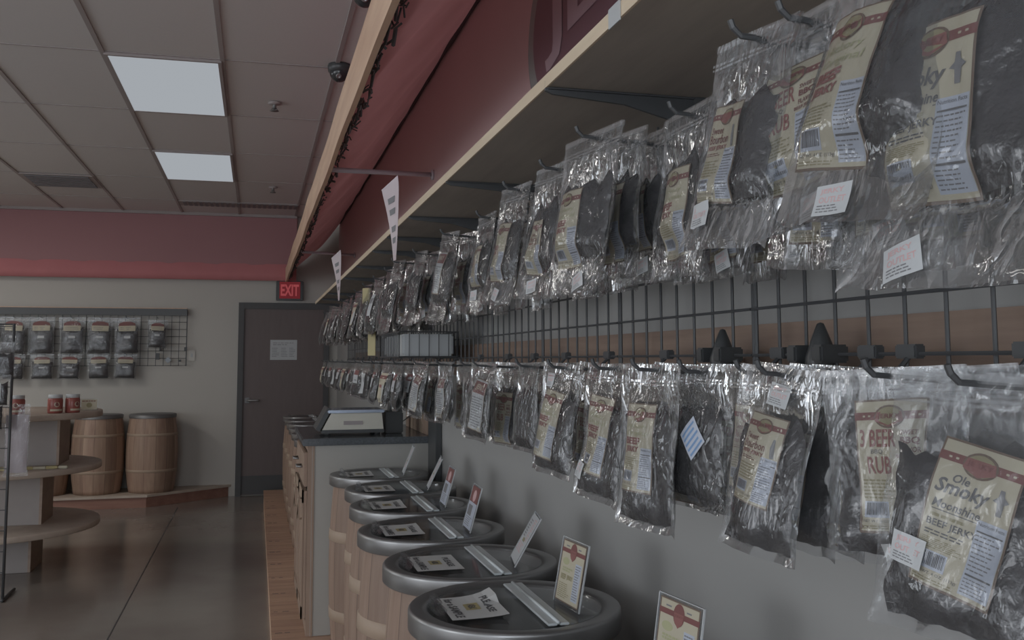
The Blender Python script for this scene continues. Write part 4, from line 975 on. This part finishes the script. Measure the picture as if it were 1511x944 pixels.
# scale
t = thing('weighing_scale', 'cream weighing scale with blue steel tray standing on the granite worktop', 'scale', (0.50, 5.25, 1.103))
b = MB(); Mx = Matrix(((1, 0, 0, 0), (0, 0, 1, 0), (0, 1, 0, 0), (0, 0, 0, 1)))
b.prism([(-0.16, 0.03), (0.16, 0.03), (0.15, 0.115), (-0.115, 0.115)], -0.13, 0.13, M['scale'], Mx); b.box(-0.05, 0.05, -0.1345, -0.1305, 0.055, 0.075, M['tbar']); b.build('housing', t)
b = MB(); b.box(-0.165, 0.165, -0.135, 0.14, 0.012, 0.029, M['blackplastic'], None, 0.004)
for sx in (-1, 1):
    for sy in (-1, 1): b.lathe([(0.015, 0), (0.015, 0.012)], M['blackplastic'], 12, (0.13 * sx, 0.11 * sy, 0), capb=True)
b.build('base', t)
b = MB(); b.box(-0.135, 0.165, -0.145, 0.145, 0.117, 0.132, M['scaleblue'], None, 0.005); b.build('tray', t)
b = MB(); Mk = Matrix.Translation((-0.155, 0, 0.08)) @ Matrix.Rotation(math.radians(28), 4, 'Y'); b.box(-0.012, 0.012, -0.13, 0.13, -0.06, 0.07, M['blackplastic'], Mk, 0.003); b.build('display_panel', t)
t = thing('label_printer', 'small black label printer beside the cream scale', 'printer', (0.725, 5.28, 1.103))
b = MB(); b.box(-0.045, 0.05, -0.09, 0.1, 0.0, 0.115, M['blackplastic'], None, 0.006); b.build('case', t)
b = MB(); b.prism([(-0.02, 0.11), (0.0, 0.11), (-0.005, 0.16), (-0.015, 0.16)], -0.05, 0.05, M['blackplastic'], Mx); b.prism([(0.025, 0.11), (0.05, 0.11), (0.07, 0.165), (0.05, 0.15)], -0.05, 0.05, M['blackplastic'], Mx); b.build('roll_holder', t)
b = MB(); b.tube([(0.775, 5.24, 1.16), (0.80, 5.1, 1.20), (0.84, 4.95, 1.235), (0.86, 4.9, 1.26)], 0.003, M['blackplastic'], 6); tag(b.build('power_cord'), 'thin black cord rising from the label printer to the wall', 'cord')

# ------------------------------------------------------------------ far platform and barrels
b = MB(); b.prism([(-6.5, 10.53), (-1.05, 10.53), (-0.24, YW - 0.001), (-6.5, YW - 0.001)], PH - 0.025, PH, M['ply']); o = b.build('far_platform'); tag(o, 'low wooden platform against the far wall with an angled corner by the door', 'platform')
b = MB(); b.prism([(-6.5, 10.55), (-1.06, 10.55), (-0.27, YW - 0.002), (-6.5, YW - 0.002)], 0, PH - 0.025, M['deckside']); b.build('fascia', o)['label'] = 'reddish brown side boards'
body2, hoops2 = barrel_meshes(0.225, 0.259, 0.79, M['pine2'], ((0.21, 0.03), (0.58, 0.03)))
b = MB(); b.lathe([(0.236, 0.765), (0.238, 0.80), (0.225, 0.806), (0.0, 0.806)], M['steeldark'], 40); top2 = b.mesh('metal_rim')
for x, lab in ((-1.045, 'wooden barrel nearest the door on the far platform'), (-1.575, 'wooden barrel standing in the middle of the three on the far platform'), (-2.10, 'wooden barrel on the far platform partly hidden by the tiered display')):
    t = thing('wooden_barrel', lab, 'barrel', (x, 10.84, PH + 0.001), x * 3, 'wooden barrels on the far platform')
    link('barrel_body', body2, t)
    for h in hoops2: link('hoop', h, t)
    link('metal_rim', top2, t)

# ------------------------------------------------------------------ far wall grid with bags
t = thing('wall_grid', 'black wire grid with dark top rail on the far wall holding two rows of bags', 'wire grid', (-0.745, YW - 0.06, 0))
b = MB(); g = 0.079
k = 0
while k * g < 3.9: b.tube([(-k * g, 0, 1.435), (-k * g, 0, 2.05)], 0.0032 if k % 8 else 0.006, M['black'], 5); k += 1
for j in range(8): z = 1.44 + j * 0.079; b.tube([(-3.9, -0.005, z), (0, -0.005, z)], 0.0028, M['black'], 5)
b.build('wire_mesh', t)
b = MB(); b.box(-3.9, 0.0, -0.03, 0.015, 1.985, 2.06, M['blackplastic']); b.box(-3.9, 0, -0.032, 0.017, 2.06, 2.068, M['beam']); b.build('top_rail', t)
b = MB()
for x in (-0.28, -2.2, -3.7): b.box(x, x + 0.012, 0.0, 0.055, 1.6, 1.9, M['black'])
b.build('wall_clip', t)
b = MB(); b.box(-0.31, -0.275, -0.03, 0.0, 1.505, 1.575, M['black']); b.prism([(-0.22, 1.50), (-0.185, 1.465), (-0.15, 1.50), (-0.185, 1.535)], -0.03, -0.01, M['granite'], Mx); b.box(-0.02, 0.01, -0.04, 0, 1.60, 1.64, M['black']); b.box(-0.08, -0.05, -0.03, 0, 1.48, 1.505, M['black']); b.build('clip', t)
b = MB(); b.box(-0.725, -0.655, YW - 0.012, YW - 0.0005, 1.49, 1.61, M['outlet'], None, 0.003); b.box(-0.70, -0.68, YW - 0.016, YW - 0.012, 1.53, 1.57, M['white']); tag(b.build('wall_plate'), 'pale switch plate on the far wall at the end of the grid', 'switch')
def far_bag(seed, W, Hh, v0):
    bg = Bag(seed, W, Hh, 0.02, 0.007, 0.0, 0.0); b = MB(); film_mesh(bg, 10, 12, b); jerky_mesh(bg, b, 8, 10); seam_mesh(bg, b)
    f = Flat(); w, h = W * 0.66, Hh * 0.26
    f.rect(-w / 2, w / 2, 0, h * 0.55, M['cream'], 0, 4, 3)
    f.poly([(-w / 2, h * 0.55), (w / 2, h * 0.55), (w * .45, h * 0.8), (w * 0.2, h), (-w * 0.2, h), (-w * .45, h * 0.8)], M['maroon'], 0)
    f.lines(-w * 0.4, w * 0.4, h * 0.1, h * 0.45, 2, M['inkgrey'], 1, random.Random(seed), 0.3)
    f.rect(-w * 0.2, w * 0.2, -h * 0.75, -h * 0.5, M['white'], 0, 2, 1)
    f.into(b, lambda x, y, l: bg.at(x / (W / 2), v0 + (h - y) / Hh, -1, 0.001 + l), 0.0006); return b.mesh('jerky_bag')
FA = [far_bag(700 + i, 0.265, 0.40, 0.10) for i in range(3)]; FB = [far_bag(710 + i, 0.235, 0.27, 0.10) for i in range(3)]
num = 'first second third fourth fifth sixth seventh eighth ninth tenth eleventh'.split()
for row, meshes, z, xs in (('top', FA, 1.945, [-1.04, -1.355, -1.62, -1.90, -2.2, -2.46, -2.72, -3.02, -3.3]), ('bottom', FB, 1.555, [-1.355, -1.63, -1.91, -2.18, -2.46, -2.74, -3.02, -3.3])):
    for i, x in enumerate(xs):
        o = link('jerky_bag', meshes[i % 3]); sc_ = 0.78 if (row == 'top' and i == 0) else 1.0
        o.location = (x, YW - 0.115, z - (0.02 if sc_ < 1 else 0)); o.scale = (sc_, 1, sc_); o.rotation_euler = (0, random.Random(i * 3).uniform(-.05, .05), 0)
        tag(o, '%s bag from the door end in the %s row on the far wall grid' % (num[i], row), 'bag', 'jerky bags on the far wall grid')
        b = MB(); b.tube([(0, 0.055, 0.004), (0, -0.045, 0.006), (0, -0.05, 0.018)], 0.003, M['black'], 5)
        h = b.build('peg_hook'); h.location = (x, YW - 0.12, z + 0.0); tag(h, 'small hook carrying the %s bag of the %s row on the far wall' % (num[i], row), 'hook', 'pegs on the far wall grid')

# ------------------------------------------------------------------ tiered display table
TX, TY = -1.86, 7.78
t = thing('tiered_display', 'round tiered wooden display stand with white-grey upright panels', 'display', (TX, TY, 0))
for (z, r) in ((0.29, 0.75), (0.705, 0.75), (1.085, 0.745)):
    b = MB(); b.lathe([(0.0, z), (r, z), (r + 0.003, z + 0.006), (r + 0.003, z + 0.036), (r, z + 0.042), (0, z + 0.042)], M['ply'], 64); b.build('round_shelf', t)
for (w, z0, z1) in ((0.32, 0.002, 0.289), (0.38, 0.333, 0.704), (0.48, 0.748, 1.084)):
    b = MB(); b.box(-w, w, -0.20, 0.20, z0, z1, M['panelgrey']); b.box(w, w + 0.018, -0.20, 0.20, z0, z1, M['plyedge']); b.build('upright', t)
for i, (x, y, lab) in enumerate(((-1.60, 7.35, 'red jar with white lid standing alone on the top display shelf'), (-1.37, 7.42, 'red jar with white lid, the middle of the three'), (-1.265, 7.47, 'red jar with white lid closest to the small card stand'))):
    q = thing('snack_jar', lab, 'jar', (x, y, 1.128), 0.4 * i, 'red jars on the display')
    b = MB(); b.lathe([(0.0, 0), (0.046, 0), (0.05, 0.006), (0.05, 0.095), (0.044, 0.108), (0.040, 0.11)], M['jar'], 28); b.build('jar_body', q)
    b = MB(); b.lathe([(0.045, 0.106), (0.047, 0.108), (0.047, 0.128), (0.044, 0.131), (0, 0.131)], M['white'], 28); b.build('lid', q)
    b = MB(); fl = Flat(); fl.disc(0, 0.062, 0.018, 0.018, M['cream'], 0); fl.disc(0, 0.062, 0.011, 0.011, M['maroon'], 1); fl.rect(-0.045, 0.045, 0.016, 0.03, M['cream'], 0, 6, 1)
    fl.into(b, lambda x, y, l: ((0.0505 + l) * math.sin(x / 0.05), -(0.0505 + l) * math.cos(x / 0.05), y), 0.0004); b.build('jar_label', q)
q = thing('card_stand', 'small cream card standing at the rim of the top display shelf', 'sign', (-1.205, 7.80, 1.128), 0)
b = MB(); fl = Flat(); fl.rect(-0.055, 0.055, 0.003, 0.08, M['cream'], 0); fl.disc(0, 0.037, 0.02, 0.018, M['olive'], 1); fl.lines(-0.05, 0.05, 0.06, 0.075, 1, M['maroon'], 1, random.Random(1)); fl.into(b, lambda x, y, l: (x, -0.003 - l, y), 0.0006); b.build('card', q)
b = MB(); b.box(-0.06, 0.06, -0.002, 0.002, 0, 0.085, M['acrylic']); b.box(-0.06, 0.06, -0.02, 0.03, -0.0005, 0.002, M['acrylic']); b.build('sign_holder', q)
rr = random.Random(12)
for k in range(7):
    b = MB(); w = rr.uniform(0.03, 0.05); b.box(-w, w, -0.03, 0.03, 0, 0.018, M['yellow'] if k % 2 else M['cream'], None, 0.006); o = b.build('snack_packet')
    o.location = (-1.74 + 0.075 * k, 7.30 + 0.01 * k, 0.749); o.rotation_euler = (0, 0, rr.uniform(-0.5, 0.5)); tag(o, '%s small yellowish snack packet from the wire rack on the middle shelf' % num[k], 'packet', 'small packets on the middle display shelf')

# ------------------------------------------------------------------ free-standing wire rack at the picture edge
t = thing('wire_rack', 'free-standing black wire rack at the picture edge hung with packets', 'rack', (-1.50, 6.72, 0))
b = MB()
b.tube([(0, 0, 0), (0, 0, 1.735)], 0.009, M['black'], 8); b.tube([(-0.9, 0, 0), (-0.9, 0, 1.735)], 0.009, M['black'], 8)
for j in range(13): z = 0.18 + 0.128 * j; b.tube([(-0.9, 0, z), (0, 0, z)], 0.003, M['black'], 6)
b.tube([(-0.9, 0, 1.73), (0, 0, 1.73)], 0.006, M['black'], 6)
for i in range(1, 9): b.tube([(-0.1 * i, 0.005, 0.1), (-0.1 * i, 0.005, 1.73)], 0.003, M['black'], 6)
b.build('wire_mesh', t)
b = MB(); b.tube([(0, -0.02, 0.012), (0, -0.0, 0.012), (0, 0.3, 0.012)], 0.01, M['black'], 8); b.build('foot', t); b = MB(); b.tube([(-0.9, -0.02, 0.012), (-0.9, 0.3, 0.012)], 0.01, M['black'], 8); b.build('foot', t)
RB_ = small_bag(940, 0.16, 0.22, 3); RC = small_bag(941, 0.16, 0.22, 2)
for k, (x, z, me) in enumerate(((-0.06, 1.60, RB_), (-0.10, 1.27, RB_), (-0.26, 1.60, RC), (-0.28, 1.27, RC), (-0.07, 1.42, RC))):
    o = link('jerky_bag', me); o.location = (-1.50 + x, 6.665 - 0.02 * (k == 4), z); o.rotation_euler = (0, 0.08 * (k % 3 - 1), 0.2)
    tag(o, '%s on the free-standing wire rack at the picture edge' % ('dark packet high', 'dark packet low', 'pale packet high', 'pale packet low', 'small pale packet midway')[k], 'bag', 'packets on the wire rack')
# a clear sheet packet hanging behind the rack
bg = Bag(950, 0.15, 0.46, 0.004, 0.006); b = film_mesh(bg, 10, 14); jm = b
vs = [bg.at(-0.9 + 1.8 * i / 8, 0.15 + 0.8 * j / 10, 0) for j in range(11) for i in range(9)]; fs = [(j * 9 + i, j * 9 + i + 1, j * 9 + i + 10, j * 9 + i + 9) for j in range(10) for i in range(8)]
b.add(vs, fs, M['tagpaper'], True); o = b.build('clear_packet'); o.location = (-1.475, 6.80, 1.21); tag(o, 'tall pale packet hanging at the side of the wire rack', 'packet')
